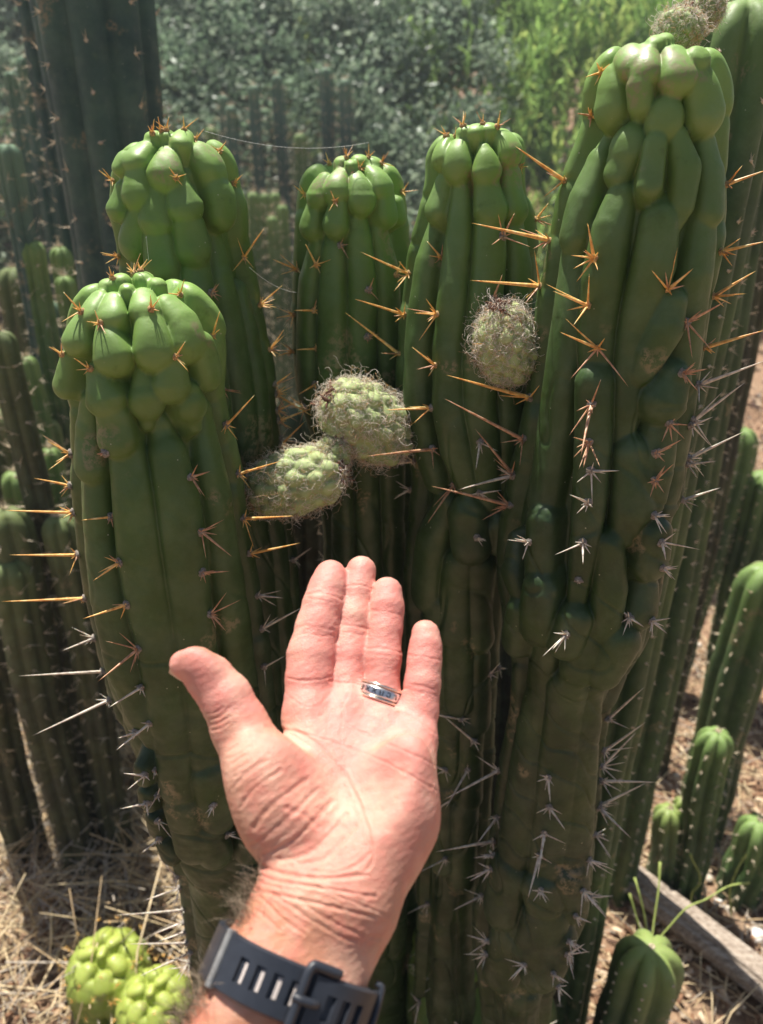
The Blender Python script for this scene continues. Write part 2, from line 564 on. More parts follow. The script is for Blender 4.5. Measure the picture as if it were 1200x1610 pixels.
def scatter_litter():
    r = np.random.default_rng(3)
    def batch(n, xr, yr, kind):
        x = r.uniform(*xr, n); y = r.uniform(*yr, n)
        return x, y
    def strips(name, n, xr, yr, Lr, wr, tilt, mats, label, lift=0.0, dens=None, cat='mulch', thick=0.5):
        x = r.uniform(*xr, n); y = r.uniform(*yr, n)
        if dens is not None:
            k = r.uniform(size=n) < dens(x, y); x = x[k]; y = y[k]; n = len(x)
        a = r.uniform(0, 2 * np.pi, n); L = r.uniform(*Lr, n); wd = r.uniform(*wr, n); tl = r.normal(0, tilt, n)
        c = np.stack([x, y, gz(x, y) + 0.006 + lift * r.uniform(size=n) + np.abs(np.sin(tl)) * L / 2], -1)
        d = np.stack([np.cos(a) * np.cos(tl), np.sin(a) * np.cos(tl), np.sin(tl)], -1)
        s = np.stack([-np.sin(a), np.cos(a), np.zeros(n)], -1)
        u = np.cross(d, s)
        vs = []
        bow = r.normal(0, 0.06, n)
        for q in (-1, 0, 1):
            for (e, g) in ((-1, -1), (1, -1), (1, 1), (-1, 1)):
                w_ = wd * (1 if q == 0 else r.uniform(0.4, 1.0, n))
                vs.append(c + d * (L * q / 2)[:, None] + s * (w_ * e / 2 + (bow * L if q == 0 else 0))[:, None] + u * (w_ * g * thick / 2)[:, None])
        Vv = np.stack(vs, 1).reshape(-1, 3)
        base = (np.arange(n) * 12)[:, None, None]
        q = np.array([[0, 3, 2, 1], [8, 9, 10, 11]] + [[o + k, o + (k + 1) % 4, o + 4 + (k + 1) % 4, o + 4 + k] for o in (0, 4) for k in range(4)])
        Fq = (base + q[None]).reshape(-1, 4)
        mi = np.repeat(r.integers(0, len(mats), n), 10)
        o = mesh_obj(name, Vv, Fq, mats=mats, mi=mi, smooth=False)
        tag(o, label, cat, kind='stuff')
    chip = [simple('bark chip brown', (0.22, 0.12, 0.07), 0.9, 0.2, 0.4, 60), simple('bark chip tan', (0.46, 0.31, 0.19), 0.9, 0.2, 0.4, 60),
            simple('bark chip pale', (0.60, 0.46, 0.32), 0.9, 0.2, 0.3, 60), simple('bark chip dark', (0.10, 0.06, 0.045), 0.9, 0.2, 0.4, 60)]
    straw = [simple('straw pale', (0.66, 0.52, 0.32), 0.7, 0.3, 0.3, 50), simple('straw tan', (0.46, 0.33, 0.19), 0.7, 0.3, 0.3, 50), simple('straw grey', (0.42, 0.36, 0.29), 0.7, 0.3, 0.3, 50)]
    strips('mulch_chips', 42000, (-2.6, 2.6), (0.3, 4.2), (0.008, 0.032), (0.004, 0.012), 0.3, chip, 'brown and tan bark chips littering the ground', 0.006, thick=0.4)
    strips('mulch_chips', 14000, (-6, 6), (4.0, 12), (0.03, 0.08), (0.012, 0.03), 0.3, chip, 'coarse bark litter on the far slope', 0.01, thick=0.4)
    strips('dry_straw', 16000, (-2.4, 2.4), (0.4, 3.6), (0.05, 0.16), (0.0014, 0.003), 0.2, straw, 'dry straw stalks strewn over the mulch', 0.012, cat='straw')
    strips('dry_grass_tangle', 5200, (-1.3, 0.0), (0.9, 2.3), (0.10, 0.34), (0.0016, 0.0036), 0.45, straw, 'tangle of dead grass stalks piled at the lower left', 0.05, cat='straw', dens=lambda x, y: np.exp(-((x + .62) / .38) ** 2 - ((y - 1.45) / .55) ** 2))
    # pebbles
    A = Acc()
    ico = [(0, 0, 1), (1, 0, 0), (0, 1, 0), (-1, 0, 0), (0, -1, 0), (0, 0, -1), (.6, .6, .5), (-.6, .6, .5), (-.6, -.6, .5), (.6, -.6, .5)]
    ico = np.array(ico, float)
    fc = [(0, 9, 6), (0, 6, 7), (0, 7, 8), (0, 8, 9), (1, 6, 9), (2, 7, 6), (3, 8, 7), (4, 9, 8), (1, 2, 6), (2, 3, 7), (3, 4, 8), (4, 1, 9), (5, 2, 1), (5, 3, 2), (5, 4, 3), (5, 1, 4)]
    for k in range(1500):
        x = r.uniform(-2, 2.4); y = r.uniform(0.6, 4.5); s_ = r.uniform(0.004, 0.015)
        vv = ico * (s_ * r.uniform(0.6, 1.3, 3)) * r.uniform(0.85, 1.15, (10, 1))
        a = r.uniform(0, 6.28); R2 = np.array([[math.cos(a), -math.sin(a), 0], [math.sin(a), math.cos(a), 0], [0, 0, 1]])
        A.add(vv @ R2.T + np.array([x, y, float(gz(x, y)) + s_ * 0.4 + 0.005]), fc, int(r.integers(0, 2)))
    o = A.obj('pebbles', [simple('pebble pale', (0.60, 0.52, 0.42), 0.8, 0.3, 0.2, 50), simple('pebble brown', (0.34, 0.24, 0.17), 0.85, 0.3, 0.3, 50)])
    tag(o, 'small pale and brown pebbles among the mulch', 'pebbles', kind='stuff')

build_ground()
scatter_litter()

# ================================================================ the monstrose cactus
base_loc = V(640, 1500, 0.70); base_loc = np.array([base_loc[0], 0.70, 0.0])
cactus = empty('monstrose_cactus', base_loc)
tag(cactus, 'large lumpy green cactus with tall spiny stems and woolly buds behind the hand', 'cactus')

rib = 1.0
# ---- front left stem
A_ = Stem(0.58, (212, 430), [(530, 97, 352), (580, 92, 352), (640, 104, 350), (700, 104, 366), (760, 104, 380), (850, 110, 392), (950, 127, 408), (1050, 150, 422), (1150, 190, 432), (1250, 236, 440), (1330, 256, 436), (1372, 276, 424), (1420, 282, 424), (1520, 296, 424), (1610, 312, 424), (1760, 330, 420), (2100, 365, 420), (2500, 400, 435)])
A_.bump = 0.003
for L in [
    [(190, 440, 15)], [(226, 436, 17)], [(200, 455, 12)], [(168, 448, 13)], [(248, 446, 14)],
    [(152, 466, 17), (138, 492, 20)],
    [(128, 496, 15), (118, 535, 25)],
    [(106, 566, 15), (102, 606, 21)],
    [(174, 466, 18), (172, 492, 24)],
    [(160, 508, 17), (174, 560, 33)],
    [(146, 590, 20), (162, 628, 33)],
    [(226, 460, 20), (228, 482, 25)],
    [(234, 495, 22), (244, 552, 34)],
    [(274, 566, 22), (272, 606, 31)],
    [(268, 474, 22), (292, 505, 28), (300, 540, 32)],
    [(322, 545, 24), (332, 590, 27)],
    [(223, 574, 12), (232, 636, 32), (232, 668, 16)],
    [(302, 620, 18), (304, 640, 26), (312, 670, 12)],
    [(128, 636, 18), (128, 680, 26), (132, 735, 30)], [(133, 760, 28), (140, 850, 32), (160, 950, 37), (185, 1050, 38), (215, 1130, 34), (235, 1175, 26)],
    [(176, 660, 28), (182, 690, 32)], [(192, 715, 34), (202, 780, 38), (216, 880, 42), (236, 985, 40)], [(240, 1000, 38), (255, 1080, 39), (264, 1150, 37)], [(268, 1165, 34), (276, 1250, 34)], [(284, 1275, 32), (300, 1340, 32)],
    [(262, 680, 26), (272, 720, 38), (286, 790, 43), (294, 860, 45), (306, 980, 42), (322, 1100, 40), (330, 1200, 36)], [(334, 1225, 34), (345, 1290, 32)], [(320, 1320, 34), (338, 1352, 30)],
    [(338, 650, 24), (348, 740, 32), (362, 850, 34), (376, 960, 34), (392, 1060, 32), (402, 1180, 32)], [(404, 1200, 32), (405, 1340, 32)],
    [(226, 1206, 14), (228, 1222, 15)], [(232, 1246, 15), (235, 1262, 15)], [(242, 1286, 15), (246, 1304, 16)], [(256, 1326, 16), (266, 1346, 17)],
    [(288, 1388, 16), (292, 1460, 22), (302, 1620, 26), (350, 1900, 30), (390, 2400, 30)], [(338, 1396, 34), (350, 1520, 38), (358, 1650, 36), (380, 1900, 30), (410, 2400, 30)], [(402, 1390, 26), (405, 1600, 30), (410, 1900, 25)],
]: A_.lobe(L)
A_.back([108, 145, 180, 215, 252], 3)
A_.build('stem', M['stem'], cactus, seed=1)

# ---- back left stem
B_ = Stem(0.71, (272, 203), [(285, 166, 372), (330, 163, 387), (370, 177, 386), (430, 184, 398), (500, 196, 412), (600, 214, 430), (700, 232, 441), (760, 242, 446), (850, 262, 462), (1000, 290, 474), (1200, 325, 490), (1500, 360, 505), (2000, 415, 520), (2300, 440, 530)])
for L in [
    [(240, 213, 14)], [(262, 212, 13)], [(290, 208, 16), (284, 220, 18)],
    [(262, 228, 20), (258, 268, 33)],
    [(222, 226, 20), (208, 246, 26)],
    [(206, 268, 22), (208, 302, 29)],
    [(182, 296, 14), (178, 328, 22)],
    [(192, 246, 12), (186, 262, 13)],
    [(280, 284, 22), (292, 322, 33)],
    [(244, 300, 18), (240, 348, 30)],
    [(208, 340, 18), (200, 384, 26)],
    [(304, 214, 22), (328, 232, 32), (345, 262, 34), (352, 286, 32)],
    [(356, 306, 30), (360, 336, 28)],
    [(246, 384, 28), (250, 416, 30)], [(256, 440, 32), (275, 560, 34), (290, 760, 34)],
    [(300, 362, 30), (306, 388, 33)], [(310, 405, 34), (318, 500, 38), (334, 640, 38), (350, 800, 38), (370, 1100, 34)],
    [(366, 372, 26), (372, 440, 34), (386, 560, 38), (400, 700, 38), (420, 900, 36), (440, 1200, 34), (455, 1700, 30)],
    [(200, 425, 20), (214, 560, 26), (235, 720, 26), (280, 1000, 26)],
    [(400, 460, 20), (416, 560, 24), (430, 700, 24), (452, 900, 24), (470, 1200, 24)],
]: B_.lobe(L)
B_.back([112, 150, 185, 220, 250], 4)
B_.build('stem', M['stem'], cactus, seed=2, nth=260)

# ---- middle stem
C_ = Stem(0.77, (553, 244), [(300, 470, 634), (330, 463, 640), (370, 463, 642), (400, 462, 646), (450, 458, 650), (550, 460, 652), (620, 466, 652), (680, 486, 654), (760, 500, 655), (900, 510, 655), (1200, 530, 655), (1600, 545, 655), (2100, 555, 655)])
for L in [
    [(537, 252, 13)], [(566, 250, 15)], [(552, 258, 10)], [(590, 254, 15)],
    [(534, 264, 15), (525, 298, 24)],
    [(504, 276, 15), (494, 306, 22)],
    [(486, 326, 16), (482, 356, 21)],
    [(528, 326, 17), (524, 352, 22)],
    [(560, 268, 15), (572, 312, 25)],
    [(586, 258, 16), (606, 292, 24)],
    [(612, 312, 18), (614, 338, 20)], [(630, 320, 12), (632, 342, 13)],
    [(568, 350, 24), (570, 380, 28), (575, 440, 30), (574, 540, 31), (572, 640, 30), (580, 900, 28), (595, 1500, 24)],
    [(512, 366, 18), (514, 400, 26), (514, 480, 30), (514, 580, 31), (510, 650, 29), (530, 900, 27), (550, 1500, 22)],
    [(484, 386, 16), (474, 440, 22), (473, 540, 23), (476, 620, 22), (492, 690, 18)],
    [(612, 366, 22), (622, 420, 28), (626, 520, 30), (626, 640, 30), (630, 900, 26), (630, 1500, 22)],
]: C_.lobe(L)
C_.back([108, 145, 180, 215, 252], 5)
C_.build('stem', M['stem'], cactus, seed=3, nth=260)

# ---- middle right stem
D_ = Stem(0.69, (762, 193), [(250, 671, 828), (290, 670, 828), (330, 658, 840), (380, 644, 848), (450, 634, 852), (530, 626, 852), (620, 622, 850), (700, 634, 850), (760, 650, 848), (840, 640, 838), (900, 636, 800), (1000, 642, 792), (1100, 650, 784), (1200, 656, 778), (1330, 658, 768), (1450, 655, 765), (1600, 650, 765), (1900, 645, 735), (2300, 650, 720)])
D_.bump = 0.004
for L in [
    [(700, 216, 13), (690, 250, 19)],
    [(716, 224, 18), (713, 258, 27)],
    [(748, 204, 17)], [(770, 202, 16)], [(730, 206, 13)],
    [(764, 226, 13), (768, 266, 27)],
    [(794, 208, 20), (808, 238, 25)],
    [(690, 288, 15), (680, 328, 21)],
    [(715, 300, 23), (714, 370, 27), (706, 450, 29), (697, 550, 30), (700, 640, 32), (714, 710, 32), (735, 770, 26)],
    [(770, 290, 24), (776, 325, 30)], [(776, 345, 30), (776, 400, 33), (768, 480, 32), (756, 580, 32), (758, 650, 32), (768, 720, 30), (775, 790, 28)],
    [(666, 350, 17), (656, 410, 24), (648, 500, 27), (643, 600, 27), (652, 680, 26), (672, 760, 24)],
    [(812, 278, 20), (818, 325, 24)], [(824, 350, 23), (830, 420, 28), (826, 520, 30), (815, 620, 30), (810, 720, 28), (800, 800, 24)],
    [(735, 815, 34), (742, 860, 34)], [(690, 800, 26), (668, 850, 32), (660, 940, 32)], [(790, 830, 24), (792, 856, 22)],
    [(720, 900, 34), (715, 1000, 36)], [(760, 900, 28), (762, 1010, 28)], [(675, 960, 28), (680, 1100, 30)],
    [(720, 1030, 34), (722, 1110, 34)], [(760, 1040, 24), (758, 1140, 26)], [(700, 1130, 34), (704, 1240, 36)], [(745, 1150, 28), (742, 1260, 28)],
    [(690, 1260, 30), (690, 1360, 34)], [(735, 1280, 30), (730, 1390, 30)], [(700, 1380, 40), (690, 1520, 40), (690, 2200, 34)],
]: D_.lobe(L)
D_.back([112, 150, 185, 220, 250], 6)
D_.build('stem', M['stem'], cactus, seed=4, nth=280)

# ---- large right stem
E_ = Stem(0.60, (1045, 52), [(150, 926, 1152), (190, 924, 1150), (240, 905, 1146), (300, 880, 1148), (340, 872, 1150), (400, 862, 1140), (470, 850, 1122), (540, 842, 1110), (620, 832, 1098), (700, 818, 1088), (780, 800, 1076), (840, 788, 1052), (900, 782, 1050), (960, 790, 1042), (1010, 798, 1030), (1050, 808, 990), (1120, 805, 962), (1200, 790, 948), (1300, 776, 940), (1380, 762, 932), (1440, 745, 926), (1500, 745, 895), (1560, 755, 870), (1650, 760, 860), (1900, 750, 830), (2300, 730, 790)])
E_.bump = 0.0085
for L in [
    [(955, 116, 25), (952, 168, 32)],
    [(986, 84, 26), (992, 96, 27)],
    [(1014, 74, 22), (1012, 108, 27)],
    [(1062, 78, 26), (1070, 114, 34)],
    [(1030, 66, 16)], [(1045, 62, 14)],
    [(1003, 136, 20), (1004, 164, 18)],
    [(1108, 112, 28), (1120, 174, 36)],
    [(1100, 88, 22)],
    [(1042, 140, 10), (1046, 186, 35), (1042, 222, 18)],
    [(990, 182, 12), (980, 228, 34), (964, 262, 28)],
    [(938, 206, 14), (922, 250, 26), (902, 310, 32), (890, 370, 34)], [(884, 392, 34), (878, 500, 38), (866, 620, 40), (852, 720, 38), (840, 790, 36)],
    [(970, 276, 18), (966, 306, 30), (950, 360, 36), (938, 440, 40), (930, 520, 36), (930, 580, 32)], [(932, 605, 31), (930, 690, 30), (926, 780, 28), (918, 870, 24), (907, 945, 17)],
    [(1030, 226, 18), (1022, 290, 20)],
    [(1072, 216, 20), (1086, 262, 27), (1082, 320, 22), (1066, 360, 14)],
    [(1126, 224, 20), (1132, 270, 27), (1130, 330, 28)], [(1126, 350, 28), (1108, 440, 36), (1096, 540, 34), (1086, 640, 32), (1074, 740, 30), (1064, 800, 26)],
    [(1050, 290, 12), (1044, 350, 36), (1034, 420, 40), (1012, 490, 36), (996, 560, 32), (990, 640, 32), (985, 690, 24)],
    [(1062, 480, 26), (1048, 520, 32), (1026, 560, 28), (1012, 590, 22)],
    [(1062, 600, 28), (1046, 630, 38)],
    [(1046, 680, 30), (1036, 740, 32), (1030, 790, 26)],
    [(1000, 720, 34), (1002, 800, 38), (985, 850, 26)],
    [(1030, 840, 26), (1022, 885, 30)], [(1024, 915, 28), (1012, 965, 34), (984, 1010, 20)],
    [(962, 860, 24), (962, 930, 28), (952, 990, 26)],
    [(802, 850, 16), (802, 900, 24), (812, 940, 18)],
    [(846, 820, 28), (843, 905, 26)], [(850, 925, 28), (845, 990, 28)],
    [(818, 960, 20), (812, 1010, 22)],
    [(905, 975, 26), (888, 1010, 28)],
    [(940, 1010, 34), (915, 1055, 38), (898, 1078, 26)], [(976, 1010, 30), (950, 1060, 26)],
    [(850, 1010, 30), (840, 1060, 30), (826, 1150, 36), (816, 1250, 38), (802, 1340, 38)], [(795, 1370, 36), (785, 1430, 36)],
    [(888, 1096, 42), (880, 1200, 44), (870, 1300, 44), (860, 1370, 40)],
    [(940, 1100, 24), (928, 1150, 32), (918, 1250, 36), (908, 1350, 36)], [(902, 1380, 34), (905, 1430, 28)],
    [(848, 1396, 30), (856, 1420, 30)], [(858, 1450, 40), (838, 1500, 38)], [(800, 1460, 36), (780, 1540, 36)], [(880, 1480, 30), (850, 1540, 30)], [(810, 1600, 40), (800, 2200, 36)], [(840, 1600, 30), (820, 2200, 30)],
]: E_.lobe(L)
E_.back([105, 142, 180, 215, 250], 7)
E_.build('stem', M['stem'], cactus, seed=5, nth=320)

# ---- lumpy foot of the plant with a short stub
G_ = Stem(0.74, (720, 1452), [(1500, 650, 800), (1540, 640, 850), (1600, 636, 880), (1700, 640, 880), (1900, 650, 860), (2200, 670, 830)])
rr = random.Random(9)
for k in range(26):
    y = 1470 + k * 16 + rr.uniform(-8, 8); x = rr.uniform(655, 850)
    G_.lobe([(x, y, 16), (x + rr.uniform(-6, 6), y + rr.uniform(20, 40), rr.uniform(18, 26))], rr.uniform(0, 0.006), 0.9)
G_.back([112, 150, 185, 220, 250], 8)
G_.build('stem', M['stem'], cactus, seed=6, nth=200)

# ---- spines, cluster by cluster
SP = random.Random(21)
def cl(stem, rows, kind, n=5, size=15, thick=1.0):
    for r_ in rows:
        if len(r_) == 2: spine_cluster(stem, r_[0], r_[1], None, kind, n + 1, size, SP, thick)
        else: spine_cluster(stem, r_[0], r_[1], (r_[2], r_[3]), kind, n, size, SP, thick)
cl(A_, [(128, 490, 100, 458), (158, 508, 150, 486), (98, 557, 78, 545), (142, 580, 117, 563), (177, 438, 172, 420), (238, 486, 236, 462), (284, 464, 291, 440), (334, 528, 346, 488), (275, 561, 291, 536), (228, 424, 232, 408), (205, 428, 200, 414)], 'amber', 4, 13, 0.8)
cl(A_, [(108, 713, 76, 692), (98, 763, 55, 750), (109, 806, 8, 802), (174, 812, 126, 818), (121, 872, 16, 874), (188, 884, 148, 914), (130, 940, 3, 947), (200, 950, 131, 974),
        (355, 668, 400, 622), (375, 745, 442, 724), (383, 815, 464, 812), (392, 870, 472, 855)], 'amber', 6, 22)
cl(A_, [(218, 1020, 155, 1073), (300, 750, 330, 741), (316, 836, 364, 876), (318, 900, 360, 897), (330, 965, 354, 992)], 'rust', 7, 22)
cl(A_, [(166, 712)], 'rust', 3, 9)
cl(A_, [(140, 1003, 98, 1024), (150, 1055, 30, 1062), (164, 1100, 52, 1157), (222, 1080, 168, 1112), (235, 1137, 182, 1180), (405, 936, 445, 940), (412, 988, 476, 954), (415, 1048, 448, 1030), (215, 1150, 186, 1160), (228, 1218, 194, 1215), (232, 1262, 188, 1270), (243, 1210), (247, 1250), (249, 1290), (250, 1318, 222, 1340),
        (270, 1396, 225, 1416), (288, 1430, 182, 1440), (290, 1465, 240, 1484), (294, 1482, 200, 1485), (300, 1497, 218, 1534), (300, 1520, 262, 1522), (285, 1450, 236, 1470), (290, 1512, 280, 1545), (335, 1266, 326, 1285), (356, 1312, 380, 1320), (276, 1378, 250, 1345)], 'grey', 5, 18)
cl(B_, [(252, 206, 249, 184), (240, 210, 243, 188), (262, 205, 266, 184), (318, 216, 320, 202), (290, 204, 288, 184), (345, 238, 356, 222), (368, 288, 381, 274), (178, 284, 156, 268), (277, 279, 265, 262), (187, 403, 158, 397)], 'amber', 4, 14, 0.8)
cl(B_, [(384, 404, 416, 357), (408, 480, 444, 448), (424, 550, 446, 518), (432, 604, 458, 585), (436, 645, 470, 630), (440, 700, 480, 660), (436, 620, 490, 655), (438, 662, 492, 640)], 'amber', 7, 24)
cl(B_, [(332, 460, 344, 445), (350, 612, 378, 615)], 'rust', 6, 16)
cl(B_, [(442, 690, 494, 700), (446, 720, 470, 690), (450, 800, 478, 796), (462, 880, 490, 860)], 'grey', 6, 24)
cl(C_, [(480, 306, 461, 290), (527, 316, 520, 298), (565, 265, 561, 248), (518, 258, 512, 240), (545, 248, 541, 232), (580, 248, 580, 226), (600, 256, 603, 243), (632, 302, 642, 286)], 'amber', 4, 13, 0.8)
cl(C_, [(497, 416, 480, 383), (468, 424, 428, 408), (493, 488, 461, 487), (462, 495, 435, 500), (497, 548, 464, 549), (461, 552, 436, 560), (495, 604, 468, 620), (480, 640, 455, 622), (622, 432, 630, 410)], 'amber', 6, 20)
cl(C_, [(535, 386, 548, 408), (580, 456, 588, 436), (578, 530, 590, 520), (575, 592, 584, 580)], 'rust', 5, 14, 0.8)
cl(D_, [(716, 216, 718, 198), (702, 214, 694, 198), (728, 198, 733, 176), (755, 194, 760, 180), (782, 200, 786, 174), (818, 262, 826, 254)], 'amber', 4, 12, 0.8)
cl(D_, [(643, 430, 568, 398), (636, 495, 558, 468), (628, 556, 544, 490), (626, 616, 533, 602), (679, 641, 606, 645), (695, 405, 672, 378), (688, 494, 652, 492), (685, 574, 648, 545), (845, 345, 862, 318)], 'amber', 5, 24, 1.05)
cl(D_, [(679, 706, 572, 716), (714, 762, 672, 822), (790, 372, 808, 335), (775, 470, 790, 430)], 'rust', 5, 24)
cl(D_, [(650, 725, 560, 732), (755, 775, 790, 770), (640, 770, 620, 785), (755, 695, 748, 740), (750, 845, 765, 850), (785, 1050, 770, 1040), (770, 1060, 720, 1040), (725, 1130, 660, 1120), (700, 1210, 650, 1190), (735, 1210, 700, 1270), (690, 1270, 720, 1250), (700, 1350, 660, 1370), (672, 1420, 640, 1436), (745, 1165, 690, 1120)], 'grey', 5, 20)
cl(E_, [(888, 284, 812, 232), (865, 378, 742, 350), (850, 450, 740, 441), (838, 540, 742, 539), (834, 625, 703, 592), (1145, 290, 1204, 268), (1133, 395, 1205, 380), (1122, 466, 1188, 424), (1108, 546, 1204, 518), (930, 182, 925, 168), (946, 114, 938, 98)], 'amber', 5, 26, 1.25)
cl(E_, [(935, 406, 925, 350), (925, 480, 870, 457), (940, 547, 880, 523), (1050, 456, 1090, 424)], 'amber', 7, 30, 1.2)
cl(E_, [(1080, 506, 1142, 474), (823, 690, 700, 628), (806, 744, 748, 672), (802, 794, 679, 761), (930, 636, 914, 716), (927, 694, 918, 735), (1073, 587, 1112, 580), (1052, 665, 1072, 640), (1032, 712, 1072, 690), (1030, 755, 1046, 730)], 'rust', 6, 26, 1.15)
cl(E_, [(806, 748, 720, 768), (930, 740, 975, 740), (925, 790, 896, 776), (917, 853, 917, 888), (832, 852, 810, 846), (890, 997, 868, 1022), (1028, 810, 1052, 808), (990, 970, 1014, 985), (1025, 976, 1048, 996), (1040, 852, 1046, 880), (1042, 893, 1064, 893),
        (1097, 605, 1204, 568), (1090, 660, 1170, 600), (1088, 720, 1168, 680), (1075, 786, 1132, 765), (1086, 668, 1120, 655), (1080, 730, 1125, 725)], 'grey', 6, 24, 1.1)
cl(E_, [(910, 912)], 'grey', 1, 5)
cl(E_, [(785, 1212, 698, 1257), (782, 1285, 750, 1327), (776, 1322, 684, 1338), (772, 1366, 740, 1385), (758, 1408, 712, 1430), (862, 1222, 866, 1262), (864, 1268, 890, 1305), (856, 1310, 845, 1382), (848, 1345, 830, 1412), (850, 1400, 860, 1420),
        (955, 1130, 1013, 1078), (950, 1180, 1014, 1136), (948, 1205, 1000, 1150), (945, 1228, 1032, 1229), (948, 1265, 1016, 1230), (942, 1270, 992, 1318), (936, 1312, 958, 1322), (926, 1352, 956, 1358), (916, 1400, 955, 1444), (930, 1410, 964, 1408), (895, 1480, 916, 1500), (870, 1530, 895, 1545), (825, 1516, 800, 1540), (892, 1500, 920, 1482), (905, 1440, 930, 1450), (768, 1480, 735, 1470), (765, 1500, 750, 1524), (878, 1550, 880, 1580), (775, 1345, 745, 1350)], 'grey', 6, 24, 1.15)
gs = random.Random(4)
for k in range(26):
    x = gs.uniform(650, 870); y = gs.uniform(1465, 1640)
    a = gs.uniform(0, 6.28); L = gs.uniform(30, 60)
    spine_cluster(G_, x, y, (x + L * math.cos(a), y + L * math.sin(a)), 'grey', 7, 26, SP, 1.1)

M['wither'] = simple('withered petal', (0.20, 0.11, 0.08), 0.9, 0.1, 0.4, 300, 0.6, 0.001)
# ---- woolly buds
def bud(px, py, Y, rx, rl, axis, seed, hair=500, youngc=0.5, scales=64):
    """a scaly fruit-like bud: rx half width, rl half length (photo pixels), axis = 3D direction"""
    c = V(px, py, Y); s_ = depth(c) / F
    a, b = rx * s_, rl * s_
    ax = np.array(axis, float); ax /= np.linalg.norm(ax)
    _, u, v = frame(ax)
    R3 = np.stack([u, v, ax], 1)
    n1, n2 = 90, 110
    ph = np.linspace(0.02, math.pi - 0.02, n1); th = np.linspace(0, 2 * math.pi, n2, endpoint=False)
    Pm, T = np.meshgrid(ph, th, indexing='ij')
    prof = np.sin(Pm) ** 0.8
    Nl = np.stack([np.sin(Pm) * np.cos(T), np.sin(Pm) * np.sin(T), np.cos(Pm)], -1).reshape(-1, 3)
    B = np.stack([a * prof * np.cos(T), a * prof * np.sin(T), b * np.cos(Pm)], -1).reshape(-1, 3)
    lob = []
    for k in range(scales):
        q = (k + 0.5) / scales; z = 1 - 2 * q; al = k * 2.39996
        r_ = math.sqrt(1 - z * z) ** 0.8
        p0 = np.array([a * r_ * math.cos(al), a * r_ * math.sin(al), b * z])
        z2 = min(0.98, z + 0.22); r2 = math.sqrt(1 - z2 * z2) ** 0.8
        p1 = np.array([a * r2 * math.cos(al + .05), a * r2 * math.sin(al + .05), b * z2])
        lob.append((np.stack([p0, p1]), [a * 0.24, a * 0.08], a * 0.035 * (k % 3), 0.6))
    h = lobe_height(B, lob, -a * 0.12, a * 0.02)
    h = h + a * 0.10 * vnoise(B, 1.3 / a, seed) + a * 0.05 * vnoise(B, 4 / a, seed + 9)
    L = B + Nl * h[:, None]
    Wv = L @ R3.T + c
    i = np.arange(n1 - 1)[:, None]; j = np.arange(n2)[None, :]
    A1 = i * n2 + j; A2 = i * n2 + (j + 1) % n2
    Fq = np.stack([A1, A1 + n2, A2 + n2, A2], -1).reshape(-1, 4)
    yv = np.clip(0.25 + 0.75 * (Nl[:, 2] * 0.5 + 0.5) * youngc * 1.5, 0, 1)
    o = mesh_obj('bud', Wv, Fq, M['bud'], cactus, attr={'young': yv})
    r = np.random.default_rng(seed + 50)
    A = Acc()                      # withered brown remains of the flower at the open end
    for k in range(26 if hair > 1000 else 10):
        al = r.uniform(0, 6.28); q = r.uniform(0, .45) * a
        p = np.array([q * math.cos(al), q * math.sin(al), b * .93]); d = np.array([.5 * math.cos(al), .5 * math.sin(al), 1.0]) + r.normal(size=3) * .3
        pts = [p]
        for _ in range(5):
            d = d + r.normal(size=3) * .35; d /= np.linalg.norm(d); pts.append(pts[-1] + d * a * .07)
        A.add(*tube(np.array(pts) @ R3.T + c, np.array([1, 1.2, 1.3, 1.1, .8, .3]) * a * r.uniform(.02, .05), 5))
    A.obj('withered_petal', [M['wither']], o)['kind'] = 'stuff'
    r = np.random.default_rng(seed)
    A = Acc()
    for k in range(int(hair * 1.7)):
        z = 1 - 2 * r.uniform() ** 1.25; al = r.uniform(0, 6.28); r_ = math.sqrt(max(0, 1 - z * z)) ** 0.8
        nl = np.array([math.cos(al) * math.sqrt(1 - z * z), math.sin(al) * math.sqrt(1 - z * z), z])
        p = np.array([a * r_ * math.cos(al), a * r_ * math.sin(al), b * z]) * 0.98
        d = nl + r.normal(size=3) * 0.5; d /= np.linalg.norm(d)
        pts = [p]; L_ = r.uniform(0.2, 0.75) * a; st = L_ / 7
        curl = r.normal(size=3) * 1.3
        for q in range(8):
            d = d + np.cross(curl, d) * 0.45 + r.normal(size=3) * 0.28; d /= np.linalg.norm(d)
            pn = pts[-1] + d * st
            e = (pn[0] / a) ** 2 + (pn[1] / a) ** 2 + (pn[2] / b) ** 2
            if e < 1.05: pn = pn * math.sqrt(1.08 / max(e, .2))
            pts.append(pn)
        pts = np.array(pts) @ R3.T + c
        A.add(*tube(pts, [0.00013] * len(pts), 3, False), 0 if r.random() < .8 else 1)
    wl = A.obj('wool', [M['wool'], M['rust']], o)
    wl['kind'] = 'stuff'
    return o
bud(462, 758, 0.63, 52, 84, (0.95, -0.1, 0.30), 1, 800, 0.6)
bud(578, 664, 0.66, 58, 82, (-0.72, -0.2, 0.62), 2, 950, 0.7)
bud(520, 722, 0.64, 30, 46, (0.35, -0.2, 0.7), 5, 350, 0.3)
bud(796, 542, 0.622, 50, 66, (-0.25, -0.2, 0.95), 3, 1100, 0.9, 70)
bud(1068, 48, 0.66, 36, 30, (0.1, 0.1, 1), 4, 600, 0.4)
bud(1108, 14, 0.72, 30, 30, (0.3, 0.1, 1), 6, 500, 0.4)

# ================================================================ the hand and forearm
def C3(x, y, d):                 # camera-aligned metres (x right, y up, z ahead)
    return np.array([(x - 600) / F * d, (805 - y) / F * d, d])

